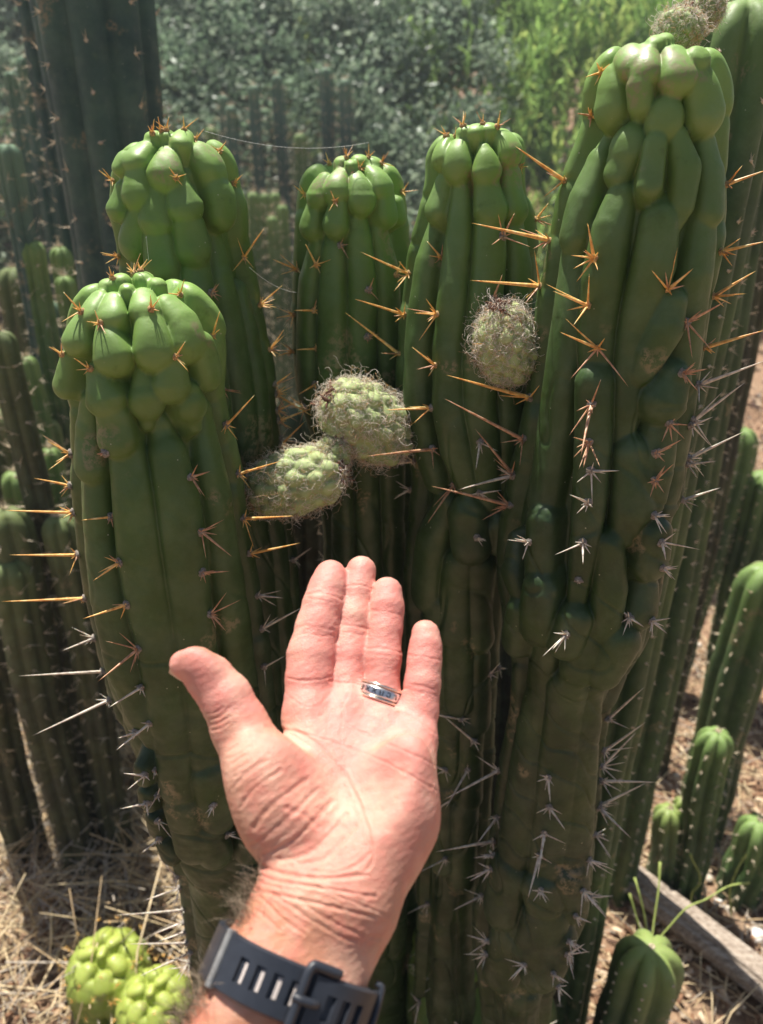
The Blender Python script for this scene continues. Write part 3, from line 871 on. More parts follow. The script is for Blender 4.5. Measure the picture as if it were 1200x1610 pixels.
RC = np.stack([RGT, UPV, FWD], 0)          # rows
def to_world(v): return np.asarray(v) @ RC + CAM

def cone_sdf(Pt, a, b, ra, rb):
    d = b - a; L2 = d @ d
    t = np.clip(((Pt - a) @ d) / L2, 0, 1)
    q = Pt - a - t[:, None] * d
    return np.sqrt((q * q).sum(1)) - (ra * (1 - t) + rb * t)

def ell_sdf(Pt, c, r, R3):
    q = (Pt - c) @ R3.T
    k0 = np.sqrt(((q / r) ** 2).sum(1)); k1 = np.sqrt(((q / (r * r)) ** 2).sum(1)) + 1e-9
    return k0 * (k0 - 1) / k1

def smin(a, b, k):
    h = np.clip(0.5 + 0.5 * (b - a) / k, 0, 1)
    return b * (1 - h) + a * h - k * h * (1 - h)

def surface_nets(D, org, h):
    nx, ny, nz = D.shape
    ins = D < 0
    c = [(0,0,0),(1,0,0),(0,1,0),(1,1,0),(0,0,1),(1,0,1),(0,1,1),(1,1,1)]
    sl = lambda i, j, k, A: A[i:nx-1+i, j:ny-1+j, k:nz-1+k]
    cnt = sum(sl(*q, ins).astype(np.int8) for q in c)
    act = (cnt > 0) & (cnt < 8)
    ids = -np.ones(act.shape, dtype=np.int64)
    I = np.argwhere(act); ids[act] = np.arange(len(I))
    acc = np.zeros((len(I), 3)); n = np.zeros(len(I))
    edges = [(a, b) for a in range(8) for b in range(a + 1, 8) if sum(abs(c[a][q] - c[b][q]) for q in range(3)) == 1]
    for a, b in edges:
        da = D[I[:, 0] + c[a][0], I[:, 1] + c[a][1], I[:, 2] + c[a][2]]
        db = D[I[:, 0] + c[b][0], I[:, 1] + c[b][1], I[:, 2] + c[b][2]]
        m = (da < 0) != (db < 0)
        t = np.where(m, da / np.where(da == db, 1, da - db), 0)
        p = np.array(c[a]) + t[:, None] * (np.array(c[b]) - np.array(c[a]))
        acc[m] += p[m]; n[m] += 1
    Vv = org + (I + acc / n[:, None]) * h
    faces = []
    for ax in range(3):
        o = [1 if q == ax else 0 for q in range(3)]
        A0 = ins[:nx-o[0], :ny-o[1], :nz-o[2]]; A1 = ins[o[0]:, o[1]:, o[2]:]
        E = np.argwhere(A0 != A1)
        u, v = [(1, 2), (2, 0), (0, 1)][ax]
        E = E[(E[:, u] > 0) & (E[:, v] > 0)]
        du = np.zeros(3, int); du[u] = 1; dv = np.zeros(3, int); dv[v] = 1
        lim = np.array(ids.shape)
        E = E[(E < lim).all(1)]
        g = lambda q: ids[q[:, 0], q[:, 1], q[:, 2]]
        q = np.stack([g(E - du - dv), g(E - dv), g(E), g(E - du)], 1)
        f = A0[E[:, 0], E[:, 1], E[:, 2]]
        q[~f] = q[~f][:, ::-1]
        faces.append(q[(q >= 0).all(1)])
    return Vv, np.vstack(faces)

def px_r(r, d): return r * d / F

RING_C = None; RING_R = 0.0123
def ring_axis():
    c = to_world(C3(599, 1091, .4305))
    ax = to_world(C3(603, 1030, .437)) - to_world(C3(600, 1122, .428)); ax /= np.linalg.norm(ax)
    ax = ax + RGT * 0.30; ax /= np.linalg.norm(ax)
    return c, ax
def build_hand():
    h = 0.0014
    lo = np.array([-0.155, -0.30, 0.285]); hi = np.array([0.045, -0.015, 0.495])
    n = ((hi - lo) / h).astype(int)
    g = [lo[i] + h * np.arange(n[i]) for i in range(3)]
    Pt = np.stack(np.meshgrid(*g, indexing='ij'), -1).reshape(-1, 3)
    def chain(js):
        D = np.full(len(Pt), 1.0)
        for (x0, y0, d0, r0), (x1, y1, d1, r1) in zip(js[:-1], js[1:]):
            a, b = C3(x0, y0, d0), C3(x1, y1, d1); ra, rb = px_r(r0, d0), px_r(r1, d1)
            m = max(ra, rb) + 0.03
            L = np.minimum(a, b) - m; H = np.maximum(a, b) + m
            k = np.nonzero(((Pt > L) & (Pt < H)).all(1))[0]
            e = cone_sdf(Pt[k], a, b, ra, rb)
            D[k] = smin(D[k], e, 0.003)
        return D
    # palm: metacarpals, mounts of the palm, wrist
    W1, W2 = (470, 1432, .362, 74), (532, 1456, .362, 68)
    palm = chain([(500, 1405, .366, 62), (486, 1125, .418, 38)])
    palm = smin(palm, chain([(515, 1400, .366, 60), (545, 1112, .424, 35)]), 0.010)
    palm = smin(palm, chain([(540, 1400, .366, 60), (603, 1122, .424, 34)]), 0.010)
    palm = smin(palm, chain([(560, 1400, .364, 66), (618, 1280, .385, 70), (652, 1165, .412, 36)]), 0.012)
    def rot(az):   # ellipsoid axes: along, across, deep
        c, s = math.cos(az), math.sin(az)
        return np.array([[c, s, 0], [-s, c, 0], [0, 0, 1.0]])
    th = ell_sdf(Pt, C3(456, 1278, .380), np.array([0.044, 0.025, 0.021]), rot(math.radians(122)) @ np.array([[1, 0, 0], [0, 1, 0], [0, 0, 1.0]]))
    palm = smin(palm, th, 0.006)
    hy = ell_sdf(Pt, C3(612, 1290, .382), np.array([0.044, 0.020, 0.0215]), rot(math.radians(75)))
    palm = smin(palm, hy, 0.010)
    # forearm, two bones side by side
    fa = chain([(462, 1428, .364, 70), (418, 1515, .348, 74), (352, 1680, .338, 92)])
    fb = chain([(555, 1440, .366, 62), (508, 1540, .352, 66), (455, 1700, .338, 84)])
    palm = smin(palm, smin(fa, fb, 0.02), 0.012)
    thumb = chain([(446, 1275, .382, 66), (404, 1196, .392, 52), (376, 1140, .396, 44), (356, 1098, .398, 40), (331, 1067, .399, 36), (309, 1047, .399, 29), (289, 1044, .399, 22)])
    thumb_pad = ell_sdf(Pt, C3(312, 1044, .392), np.array([0.0105, 0.0075, 0.0055]), rot(math.radians(-35)))
    thumb = smin(thumb, thumb_pad, 0.005)
    fingers = [
        [(480, 1125, .420, 36), (487, 1066, .428, 37), (489, 1030, .433, 37), (499, 985, .440, 33), (508, 950, .446, 31), (515, 925, .451, 29), (520, 907, .455, 26.5)],
        [(545, 1112, .428, 32), (545, 1066, .434, 28), (549, 1025, .442, 31), (557, 970, .450, 28.5), (563, 930, .456, 26), (568, 897, .461, 23.5)],
        [(602, 1122, .426, 34), (600, 1078, .432, 28), (602, 1035, .437, 29), (606, 985, .444, 26.5), (609, 955, .448, 26), (609, 930, .452, 23.5)],
        [(652, 1170, .418, 32), (660, 1115, .424, 29), (664, 1075, .428, 28), (667, 1040, .432, 26), (669, 1018, .435, 24.5), (669, 996, .438, 22)],
    ]
    D = smin(palm, thumb, 0.007)
    web = None
    for j in fingers:
        f = chain(j)
        e = smin(palm, f, 0.0055)
        D = np.minimum(D, e)
    # hollow of the palm
    hol = ell_sdf(Pt, C3(545, 1190, .357), np.array([0.030, 0.034, 0.026]), rot(0.2))
    D = -smin(-D, hol, 0.010)
    Vv, Fq = surface_nets(D.reshape(n), lo, h)
    # drop anything beyond the box edge caps: fine, it is outside the frame
    me = bpy.data.meshes.new('forearm_and_hand')
    me.from_pydata(Vv.tolist(), [], Fq.tolist()); me.update()
    o = bpy.data.objects.new('tmp_hand', me); COL.objects.link(o)
    m1 = o.modifiers.new('s', 'SMOOTH'); m1.factor = 0.5; m1.iterations = 3
    m2 = o.modifiers.new('d', 'SUBSURF'); m2.levels = 1; m2.render_levels = 1
    dg = bpy.context.evaluated_depsgraph_get(); e = o.evaluated_get(dg); me2 = e.to_mesh()
    nv = len(me2.vertices); V2 = np.empty(nv * 3, dtype=np.float32); me2.vertices.foreach_get('co', V2); V2 = V2.reshape(-1, 3).astype(float)
    N2 = np.empty(nv * 3, dtype=np.float32); me2.vertices.foreach_get('normal', N2); N2 = N2.reshape(-1, 3).astype(float)
    F2 = np.empty(len(me2.polygons) * 4, dtype=np.int32); me2.loops.foreach_get('vertex_index', F2); F2 = F2.reshape(-1, 4)
    e.to_mesh_clear(); bpy.data.objects.remove(o)
    # ---- sculpted creases and mounts (places in the photograph, on the palm side only)
    X = 600 + F * V2[:, 0] / V2[:, 2]; Y = 805 - F * V2[:, 1] / V2[:, 2]
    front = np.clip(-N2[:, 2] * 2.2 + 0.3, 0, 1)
    disp = np.zeros(nv); red = np.zeros(nv); crs = np.zeros(nv)
    Q = np.stack([X, Y], 1)
    def d2(pts):
        best = np.full(nv, 1e3)
        for a, b in zip(pts[:-1], pts[1:]):
            a = np.array(a, float); b = np.array(b, float); d = b - a
            t = np.clip(((Q - a) @ d) / (d @ d), 0, 1)
            q = Q - a - t[:, None] * d
            best = np.minimum(best, np.sqrt((q * q).sum(1)))
        return best
    def smooth_pts(pts, n_=6):
        p = np.array(pts, float)
        if len(p) < 3: return pts
        out = []
        for i in range(len(p) - 1):
            p0 = p[max(i - 1, 0)]; p1 = p[i]; p2 = p[i + 1]; p3 = p[min(i + 2, len(p) - 1)]
            for t in np.linspace(0, 1, n_, endpoint=False):
                out.append(0.5 * ((2 * p1) + (-p0 + p2) * t + (2 * p0 - 5 * p1 + 4 * p2 - p3) * t * t + (-p0 + 3 * p1 - 3 * p2 + p3) * t ** 3))
        out.append(p[-1]); return out
    def crease(pts, dep, wd, lift=0.0, col=1.0):
        nonlocal disp, crs
        d = d2(smooth_pts(pts))
        wd = wd * 0.8; dep = dep * 0.46; lift = lift * 0.5
        d = d + 0.9 * np.sin(X * .13 + Y * .07) + 0.6 * np.sin(X * .31 - Y * .27)
        g_ = np.exp(-(d / wd) ** 2)
        disp += front * (-dep * g_ + lift * np.exp(-((d - wd * 2.2) / (wd * 1.3)) ** 2)) * 0.001
        crs = np.maximum(crs, g_ * front * col * min(1, dep / 0.5))
    def mount(x, y, rx, ry, hgt, ang=0.0):
        nonlocal disp
        c, s = math.cos(ang), math.sin(ang)
        u = (X - x) * c + (Y - y) * s; v = -(X - x) * s + (Y - y) * c
        disp += front * hgt * 0.001 * np.exp(-(u / rx) ** 2 - (v / ry) ** 2)
    # main lines of the palm
    crease([(418, 1142), (436, 1146), (470, 1152), (505, 1175), (540, 1215), (562, 1255), (578, 1300), (586, 1352), (572, 1372)], 0.9, 3.0, 0.35)
    crease([(470, 1152), (520, 1166), (560, 1180), (610, 1200), (655, 1225), (690, 1245)], 0.45, 2.2, 0.2)
    crease([(548, 1090), (538, 1120), (556, 1145), (600, 1165), (645, 1185), (690, 1206)], 0.45, 2.2, 0.2)
    crease([(540, 1120), (536, 1160), (545, 1215)], 0.3, 1.8, 0.1)
    crease([(446, 1086), (460, 1100), (480, 1112), (500, 1110), (520, 1090)], 0.25, 2.0, 0.1)
    crease([(500, 1100), (515, 1130), (512, 1160)], 0.2, 1.6)
    crease([(455, 1098), (470, 1130), (478, 1150)], 0.2, 1.6)
    # finger roots and joints
    for pts, dp in [([(452, 1066), (475, 1070), (505, 1068), (522, 1062)], 1.0), ([(518, 1070), (540, 1074), (568, 1072)], 0.8), ([(574, 1076), (600, 1082), (628, 1092)], 0.6), ([(626, 1120), (650, 1128), (688, 1156)], 0.6),
                (([(458, 1004), (480, 996), (505, 1000), (526, 998)]), 0.6), ([(458, 992), (480, 984), (524, 990)], 0.35), ([(480, 934), (505, 932), (538, 942)], 0.6), ([(484, 940), (530, 948)], 0.3),
                ([(528, 982), (555, 984), (584, 990)], 0.6), ([(530, 992), (582, 1000)], 0.3), ([(542, 922), (565, 920), (588, 926)], 0.5),
                ([(576, 1020), (600, 1019), (632, 1026)], 0.6), ([(578, 1028), (632, 1034)], 0.25), ([(584, 960), (608, 962), (632, 968)], 0.45),
                ([(636, 1074), (660, 1078), (690, 1086)], 0.55), ([(636, 1084), (690, 1094)], 0.25), ([(640, 1030), (664, 1032), (692, 1038)], 0.5)]:
        crease(pts, dp, 2.0, 0.12)
    # thumb joints and the wrinkled ball of the thumb
    crease([(356, 1116), (372, 1106), (392, 1092)], 0.4, 2.0, 0.1)
    for k, (a, b) in enumerate([((326, 1122), (350, 1112)), ((328, 1130), (356, 1120)), ((330, 1140), (362, 1126)), ((334, 1148), (362, 1136))]):
        crease([a, ((a[0] + b[0]) / 2, (a[1] + b[1]) / 2 + 3), b], 0.7, 1.8, 0.2)
    rr = random.Random(5)
    for k in range(15):
        x0 = 352 + k * 6 + rr.uniform(-12, 14); y0 = 1178 + k * 12 + rr.uniform(-6, 6)
        L = rr.uniform(26, 60)
        crease([(x0 + L * .9, y0 - L * .62), (x0 + L * .45, y0 - L * .30 + rr.uniform(-5, 3)), (x0, y0 + rr.uniform(-3, 3))], rr.uniform(0.12, 0.4), rr.uniform(1.6, 3.0), 0.15)
    for pts, dp, wd in [([(400, 1300), (424, 1270), (462, 1240), (482, 1226)], 1.0, 4.5), ([(398, 1330), (440, 1296), (478, 1262), (500, 1240)], 0.8, 4), ([(418, 1342), (455, 1325), (485, 1300), (520, 1262)], 0.9, 4.5),
                    ([(440, 1352), (480, 1345), (512, 1318), (545, 1282)], 0.9, 4.5), ([(470, 1358), (505, 1352), (535, 1328), (560, 1300)], 0.7, 4), ([(380, 1268), (400, 1240), (440, 1212)], 0.7, 3.5), ([(366, 1240), (388, 1216), (420, 1196)], 0.5, 3),
                    ([(490, 1370), (530, 1372), (565, 1358), (584, 1340)], 0.6, 3), ([(450, 1270), (480, 1282), (500, 1300)], 0.5, 4), ([(500, 1270), (520, 1285), (548, 1310)], 0.4, 4)]:
        crease(pts, dp, wd, 0.35, 0.5)
    # folds across the wrist
    for pts, dp, wd in [([(386, 1348), (420, 1366), (470, 1378), (520, 1380), (575, 1376)], 1.6, 4), ([(388, 1366), (430, 1384), (480, 1392), (540, 1402), (590, 1410)], 0.9, 3), ([(388, 1392), (420, 1404), (470, 1414), (530, 1428), (590, 1442)], 1.2, 3.4),
                    ([(400, 1400), (440, 1440), (480, 1470)], 0.6, 3), ([(430, 1406), (480, 1440), (530, 1470), (560, 1480)], 0.6, 3), ([(470, 1416), (520, 1448), (570, 1470), (596, 1476)], 0.5, 3), ([(382, 1420), (410, 1436), (440, 1462)], 0.6, 3),
                    ([(386, 1376), (410, 1388), (440, 1396)], 0.6, 2.4), ([(500, 1396), (560, 1420), (610, 1440)], 0.4, 2.4)]:
        crease(pts, dp, wd, 0.4, 0.5)
    for k in range(46):   # fine cross hatching
        x0 = rr.uniform(430, 670); y0 = rr.uniform(1130, 1340); a = rr.choice([0.5, 1.9, 0.9, 2.3]) + rr.uniform(-.3, .3); L = rr.uniform(15, 45)
        crease([(x0, y0), (x0 + L * math.cos(a), y0 + L * math.sin(a))], rr.uniform(0.06, 0.14), 1.3, 0, 0.5)
    for k in range(40):
        x0 = rr.uniform(400, 600); y0 = rr.uniform(1395, 1500); L = rr.uniform(15, 50); a = rr.uniform(0.2, 0.7)
        crease([(x0, y0), (x0 + L * math.cos(a), y0 + L * math.sin(a))], rr.uniform(0.08, 0.2), 1.6, 0, 0.4)
    mount(488, 1105, 26, 22, 1.2); mount(545, 1108, 24, 20, 1.0); mount(602, 1130, 24, 22, 1.2); mount(652, 1165, 24, 30, 1.2)
    mount(620, 1290, 55, 90, 1.5)
    for (x, y) in [(487, 1032), (502, 965), (519, 908), (547, 1030), (556, 955), (567, 898), (603, 1050), (606, 990), (609, 935), (664, 1110), (668, 1060), (670, 1000)]:
        mount(x, y, 20, 17, 0.45)
    mount(500, 1160, 40, 30, 0.5, 0.3)
    V3 = V2 + N2 * disp[:, None]
    V3 += N2 * (0.00022 * vnoise(V2, 500, 3) + 0.0003 * vnoise(V2, 160, 4))[:, None]
    # pinkness: finger tips and outer palm redder, wrist and ball of the thumb tanned
    pink = np.clip((1400 - Y) / 260, 0, 1) * np.clip(0.35 + (X - 420) / 160, 0, 1)
    pink = np.where(Y < 1120, np.maximum(pink, 0.8), pink)
    pink = np.clip(pink - 0.35 * np.exp(-((X - 455) / 70) ** 2 - ((Y - 1270) / 90) ** 2), 0, 1)
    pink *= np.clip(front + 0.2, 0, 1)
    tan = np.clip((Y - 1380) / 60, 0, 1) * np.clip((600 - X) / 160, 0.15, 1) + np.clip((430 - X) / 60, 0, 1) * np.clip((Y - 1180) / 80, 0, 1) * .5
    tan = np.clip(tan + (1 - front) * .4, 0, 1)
    loc = to_world(np.array(C3(420, 1600, .345)))
    root = empty('person', loc)
    tag(root, "person's bare forearm and open palm held up in front of the cactus", 'person')
    m, t, b = mat('skin', 0.5, 0.45)
    n1 = noise(t, 90, 5, 0.65); n2 = noise(t, 320, 4, 0.6)
    base = mix(t, attrf(t, 'pink'), (0.58, 0.285, 0.205), (0.70, 0.295, 0.245))
    base = mix(t, attrf(t, 'tan'), base, (0.50, 0.22, 0.125))
    base = mix(t, math_(t, 'MULTIPLY', ramp(t, n1, [(0.42, (0, 0, 0)), (0.62, (1, 1, 1))]), 0.45), base, (0.70, 0.22, 0.175))
    base = mix(t, math_(t, 'MULTIPLY', ramp(t, noise(t, 35, 5, .6), [(0.48, (0, 0, 0)), (0.66, (1, 1, 1))]), 0.5), base, (0.76, 0.50, 0.37))
    base = mix(t, math_(t, 'MULTIPLY', attrf(t, 'crease'), 0.35), base, (0.50, 0.16, 0.11))
    t.links.new(base, b.inputs['Base Color'])
    b.inputs['Subsurface Weight'].default_value = 0.35
    b.inputs['Subsurface Radius'].default_value = (1.0, 0.35, 0.2)
    b.inputs['Subsurface Scale'].default_value = 0.0035
    vo = t.nodes.new('ShaderNodeTexVoronoi'); vo.inputs['Scale'].default_value = 900; vo.feature = 'DISTANCE_TO_EDGE'
    gg = t.nodes.new('ShaderNodeNewGeometry'); t.links.new(gg.outputs['Position'], vo.inputs['Vector'])
    hh = math_(t, 'ADD', math_(t, 'MULTIPLY', n2, 0.6), math_(t, 'MULTIPLY', vo.outputs['Distance'], 0.9))
    hh = math_(t, 'ADD', hh, math_(t, 'MULTIPLY', noise(t, 1500, 2), 0.25))
    bump(t, b, hh, 0.6, 0.0007)
    wv = to_world(V3)
    rc, ra = ring_axis()                     # the ring presses into the finger
    q = wv - rc; ql = q @ ra; qr = q - ql[:, None] * ra; qd = np.linalg.norm(qr, axis=1)
    tc = CAM - rc; tc = tc - ra * (tc @ ra); tc /= np.linalg.norm(tc)
    fr = (qr @ tc) / (qd + 1e-9)
    wgt = np.clip((0.0062 - np.abs(ql)) / 0.0016, 0, 1) * (fr > 0.3) * (qd < 0.019)
    tgt = np.minimum(qd, RING_R + 0.0002)
    wv = wv + qr / (qd[:, None] + 1e-9) * ((tgt - qd) * wgt)[:, None]
    o = mesh_obj('forearm_and_hand', wv, F2, m, root, attr={'pink': pink, 'tan': tan, 'crease': np.clip(crs, 0, 1)})
    return root, o, wv, F2

person, hand, hand_v, hand_f = build_hand()
hand_bvh = BVHTree.FromPolygons([Vector(v) for v in hand_v], hand_f.tolist())

def skin_at(px, py):
    r = hand_bvh.ray_cast(Vector(CAM), Vector(ray(px, py)).normalized())
    return (np.array(r[0]), np.array(r[1])) if r[0] is not None else (None, None)

# thumb nail, seen edge on
def nail():
    pts = []
    A = Acc()
    for k in range(7):
        t = k / 6
        x = 267 + 47 * t; y = 1050 + 22 * t + 4 * math.sin(t * 3.14)
        d = 0.4015 - 0.003 * math.sin(t * 3.14)
        for e in range(5):
            q = e / 4
            pts.append(to_world(C3(x - 2 * q, y + 1 + 5.5 * math.sin(q * 1.5), d + 0.009 * q)))
    fs = [[a * 5 + e, a * 5 + e + 1, (a + 1) * 5 + e + 1, (a + 1) * 5 + e] for a in range(6) for e in range(4)]
    n = len(pts)
    pts2 = [p + np.array([0, 0, -0.0006]) for p in pts]
    fs2 = [[q + n for q in f[::-1]] for f in fs]
    return mesh_obj('thumbnail', pts + pts2, fs + fs2, simple('nail', (0.66, 0.42, 0.33), 0.3, 0.5, 0.08), person)
nail()

# ---------------------------------------------------------------- arm hair
def arm_hair():
    r = np.random.default_rng(12); A = Acc()
    cn = 0
    for k in range(520):
        t = r.uniform()
        if t < 0.5:
            y = r.uniform(1362, 1460); x = np.interp(y, [1362, 1410, 1460], [392, 386, 372]) + abs(r.normal(0, 12)) + 1
        else:
            y = r.uniform(1535, 1640); x = np.interp(y, [1535, 1606], [325, 284]) + abs(r.normal(0, 14)) + 1
        p, n = skin_at(x, y)
        if p is None: continue
        if n @ (CAM - p) < 0: n = -n
        out = -RGT * 0.9 - UPV * 0.1 + FWD * 0.3
        d = n * 0.35 + out * (0.5 if x < 410 else 0.3) + r.normal(size=3) * 0.35 + UPV * 0.3; d /= np.linalg.norm(d)
        L = r.uniform(0.006, 0.019); pts = [p]; cu = r.normal(size=3) * 0.5
        for q in range(6):
            d = d + np.cross(cu, d) * 0.3; d /= np.linalg.norm(d)
            pts.append(pts[-1] + d * L / 6)
        A.add(*tube(pts, np.linspace(0.00011, 0.00005, 7), 3, False), 0 if r.random() < .6 else 1)
    o = A.obj('arm_hair', [simple('dark hair', (0.10, 0.07, 0.045), 0.5, 0.4), simple('pale hair', (0.45, 0.36, 0.26), 0.5, 0.4)], person)
    o['kind'] = 'stuff'
arm_hair()

# ---------------------------------------------------------------- watch strap
def strap_frame():
    """centre line of the forearm at the strap, in camera-aligned metres"""
    a = (C3(430, 1490, .353) + C3(522, 1512, .357)) / 2
    b = (C3(385, 1600, .343) + C3(482, 1624, .345)) / 2
    ax = b - a; ax /= np.linalg.norm(ax)
    return a, b, ax
def watch():
    a, b, ax = strap_frame()
    aw = to_world(a); axw = ax @ RC
    toc = CAM - aw
    nz = toc - axw * (toc @ axw); nz /= np.linalg.norm(nz)       # towards the viewer
    sx = np.cross(axw, nz); sx /= np.linalg.norm(sx)             # across the wrist
    if sx @ RGT < 0: sx = -sx
    cen = to_world((a * 0.62 + b * 0.38))
    # radius of the wrist around cen, measured on the skin
    def skin_r(al, off):
        d = nz * math.cos(al) + sx * math.sin(al)
        o = cen + axw * off
        h = hand_bvh.ray_cast(Vector(o), Vector(d), 0.08)
        return h[3] if h[0] is not None else 0.034
    nA = 220; Wd = 0.0225
    als = np.linspace(-math.pi, math.pi, nA, endpoint=False)
    Rr = np.array([max(skin_r(al, o) for o in (-Wd / 2, 0, Wd / 2)) for al in als])
    ker = np.exp(-np.linspace(-2, 2, 25) ** 2); ker /= ker.sum()
    Rs = np.convolve(np.concatenate([Rr[-12:], Rr, Rr[:12]]), ker, 'valid') + 0.0006
    Rs = np.maximum(Rs, Rr + 0.0004)
    def pt(al, off, lift):
        r = np.interp((al + math.pi) % (2 * math.pi) - math.pi, als, Rs) + lift
        return cen + axw * off + (nz * math.cos(al) + sx * math.sin(al)) * r
    root = empty('wristwatch', cen - nz * 0.0)
    tag(root, 'dark grey rubber watch strap with slots buckled round the wrist', 'watch strap')
    rub = simple('dark rubber', (0.026, 0.030, 0.040), 0.40, 0.5, 0.12, 200, 0.12, 0.0003)
    met = simple('grey lug bar', (0.20, 0.20, 0.20), 0.45, 0.5, 0.2, 200, 0.2, 0.0003)
    pale = simple('pale slot floor', (0.62, 0.54, 0.50), 0.6, 0.3, 0.1)
    # arc length helper so that slots keep their size
    fine = np.linspace(-math.pi, math.pi, 721)
    pp = np.array([pt(x, 0, 0) for x in fine]); s = np.concatenate([[0], np.cumsum(np.linalg.norm(np.diff(pp, axis=0), axis=1))])
    s0 = np.interp(0, fine, s); s = s - s0
    def al_of(q): return float(np.interp(q, s, fine))
    def layer(name, q0, q1, lift, th, holes, hw=0.0040, hh=0.0098, width=Wd, bev=0.0009):
        """a strip with real slots; q = arc length in metres from the middle of the inner wrist"""
        qs = list(np.arange(q0, q1, 0.0015)) + [q1]
        for c in holes: qs += [c - hw / 2, c + hw / 2]
        qs = sorted(set(round(q, 5) for q in qs)); 
        qq = [qs[0]]
        for q in qs[1:]:
            if q - qq[-1] > 0.0004: qq.append(q)
            elif any(abs(q - c - e * hw / 2) < 1e-4 for c in holes for e in (-1, 1)): qq[-1] = q
        qs = qq
        os_ = [-width / 2, -width / 2 + bev, -width / 4 - .001, -hh / 2, 0, hh / 2, width / 4 + .001, width / 2 - bev, width / 2]
        lf = [th * 0.45] + [th] * 7 + [th * 0.45]
        nO = len(os_)
        vt = []; vb = []
        for q in qs:
            al = al_of(q)
            for o_, l_ in zip(os_, lf): vt.append(pt(al, o_, lift + l_))
            for o_ in os_: vb.append(pt(al, o_, lift))
        Vt = []; n = len(qs)
        for i in range(n): Vt += vt[i * nO:(i + 1) * nO] + vb[i * nO:(i + 1) * nO]
        S_ = 2 * nO
        present = lambda i, j: 0 <= i < n - 1 and 0 <= j < nO - 1 and not (j in (3, 4) and any(abs((qs[i] + qs[i + 1]) / 2 - c) < hw / 2 for c in holes))
        fs = []
        for i in range(n - 1):
            for j in range(nO - 1):
                if not present(i, j): continue
                A0, A1, B0, B1 = i * S_ + j, i * S_ + j + 1, (i + 1) * S_ + j, (i + 1) * S_ + j + 1
                fs.append([A0, B0, B1, A1]); fs.append([A0 + nO, A1 + nO, B1 + nO, B0 + nO])
                if not present(i - 1, j): fs.append([A0, A1, A1 + nO, A0 + nO])
                if not present(i + 1, j): fs.append([B0, B0 + nO, B1 + nO, B1])
                if not present(i, j - 1): fs.append([A0, A0 + nO, B0 + nO, B0])
                if not present(i, j + 1): fs.append([A1, B1, B1 + nO, A1 + nO])
        o = mesh_obj(name, Vt, fs, rub, root, smooth=True)
        o.data.polygons.foreach_set('use_smooth', np.zeros(len(o.data.polygons), dtype=bool))
        return o
    mm = 0.001
    layer('strap', -34 * mm, 38 * mm, 0, 0.0022, [-21 * mm, -13.4 * mm, -5.8 * mm, 1.8 * mm, 21 * mm, 28 * mm])
    layer('strap', 8 * mm, 48 * mm, 0.0023, 0.0020, [16.4 * mm, 23 * mm, 29.5 * mm])
    layer('strap', -80 * mm, -34.6 * mm, 0.0008, 0.003, [])
    # pale floor under the first slots (the inner band shows through)
    A = Acc()
    for c in (-21, -13.4, -5.8, 1.8):
        v = [pt(al_of(c * mm + e * mm), o_, 0.0007) for e in (-0.1, 1.95) for o_ in (-.0038, .0046)]
        v += [pt(al_of(c * mm + e * mm), o_, 0.0001) for e in (-0.1, 1.95) for o_ in (-.0038, .0046)]
        A.add(v, [[0, 2, 3, 1], [4, 5, 7, 6], [0, 1, 5, 4], [2, 6, 7, 3], [0, 4, 6, 2], [1, 3, 7, 5]])
    A.obj('slot_lining', [pale], root, False)
    A = Acc()
    for c in (-21, -13.4, -5.8, 1.8, 21, 28):
        v = [pt(al_of(c * mm + e * mm), o_, l_) for l_ in (0.0005, 0.0) for e in (-2.0, 2.0) for o_ in (-.0049, .0049)]
        A.add(v, [[0, 2, 3, 1], [4, 5, 7, 6], [0, 1, 5, 4], [2, 6, 7, 3], [0, 4, 6, 2], [1, 3, 7, 5]])
    A.obj('slot_floor', [rub], root, False)
    # lug bar at the far left
    A = Acc(); vs = []
    for q in (-34.8, -34.2, -32.2, -31.6):
        al = al_of(q * mm)
        for o_ in (-Wd / 2 - .0003, Wd / 2 + .0003):
            vs.append(pt(al, o_, 0.0036 if q in (-34.2, -32.2) else 0.003)); vs.append(pt(al, o_, 0.0002))
    fs = []
    for i in range(3):
        a_ = i * 4; b_ = a_ + 4
        fs += [[a_, a_ + 2, b_ + 2, b_], [a_ + 1, b_ + 1, b_ + 3, a_ + 3], [a_, b_, b_ + 1, a_ + 1], [a_ + 2, a_ + 3, b_ + 3, b_ + 2]]
    fs += [[0, 1, 3, 2], [12, 14, 15, 13]]
    A.add(vs, fs); A.obj('lug_bar', [met], root, False)
    # buckle frame: two rounded bars and two arms
    def bar(pq, rad, name='buckle', n=10, m_=rub):
        pts = [pt(al_of(q * mm), o_, l_) for q, o_, l_ in pq]
        P_ = []
        for i in range(len(pts) - 1):
            for t in np.linspace(0, 1, 6, endpoint=False): P_.append(pts[i] * (1 - t) + pts[i + 1] * t)
        P_.append(pts[-1])
        P_ = np.array(P_)
        for _ in range(2): P_[1:-1] = (P_[:-2] + 2 * P_[1:-1] + P_[2:]) / 4
        return mesh_obj(name, *tube(P_, [rad] * len(P_), n), mat=m_, parent=root)
    w_ = Wd / 2 + 0.0022
    bar([(17, w_ * .98, 0.0028), (14.5, w_, 0.0035), (9.5, w_, 0.0042), (5.2, w_, 0.0046), (4.2, w_ * .8, 0.005), (4.2, 0, 0.0052), (4.2, -w_ * .8, 0.005), (5.2, -w_, 0.0046), (9.5, -w_, 0.0042), (14.5, -w_, 0.0035), (17, -w_ * .98, 0.0028)], 0.0021, 'buckle_frame', 12)
    bar([(2.2, 0, 0.0052), (5, 0, 0.0068), (8.5, 0, 0.0062), (11.0, 0, 0.0048), (12.0, 0, 0.003)], 0.0019, 'buckle_pin')
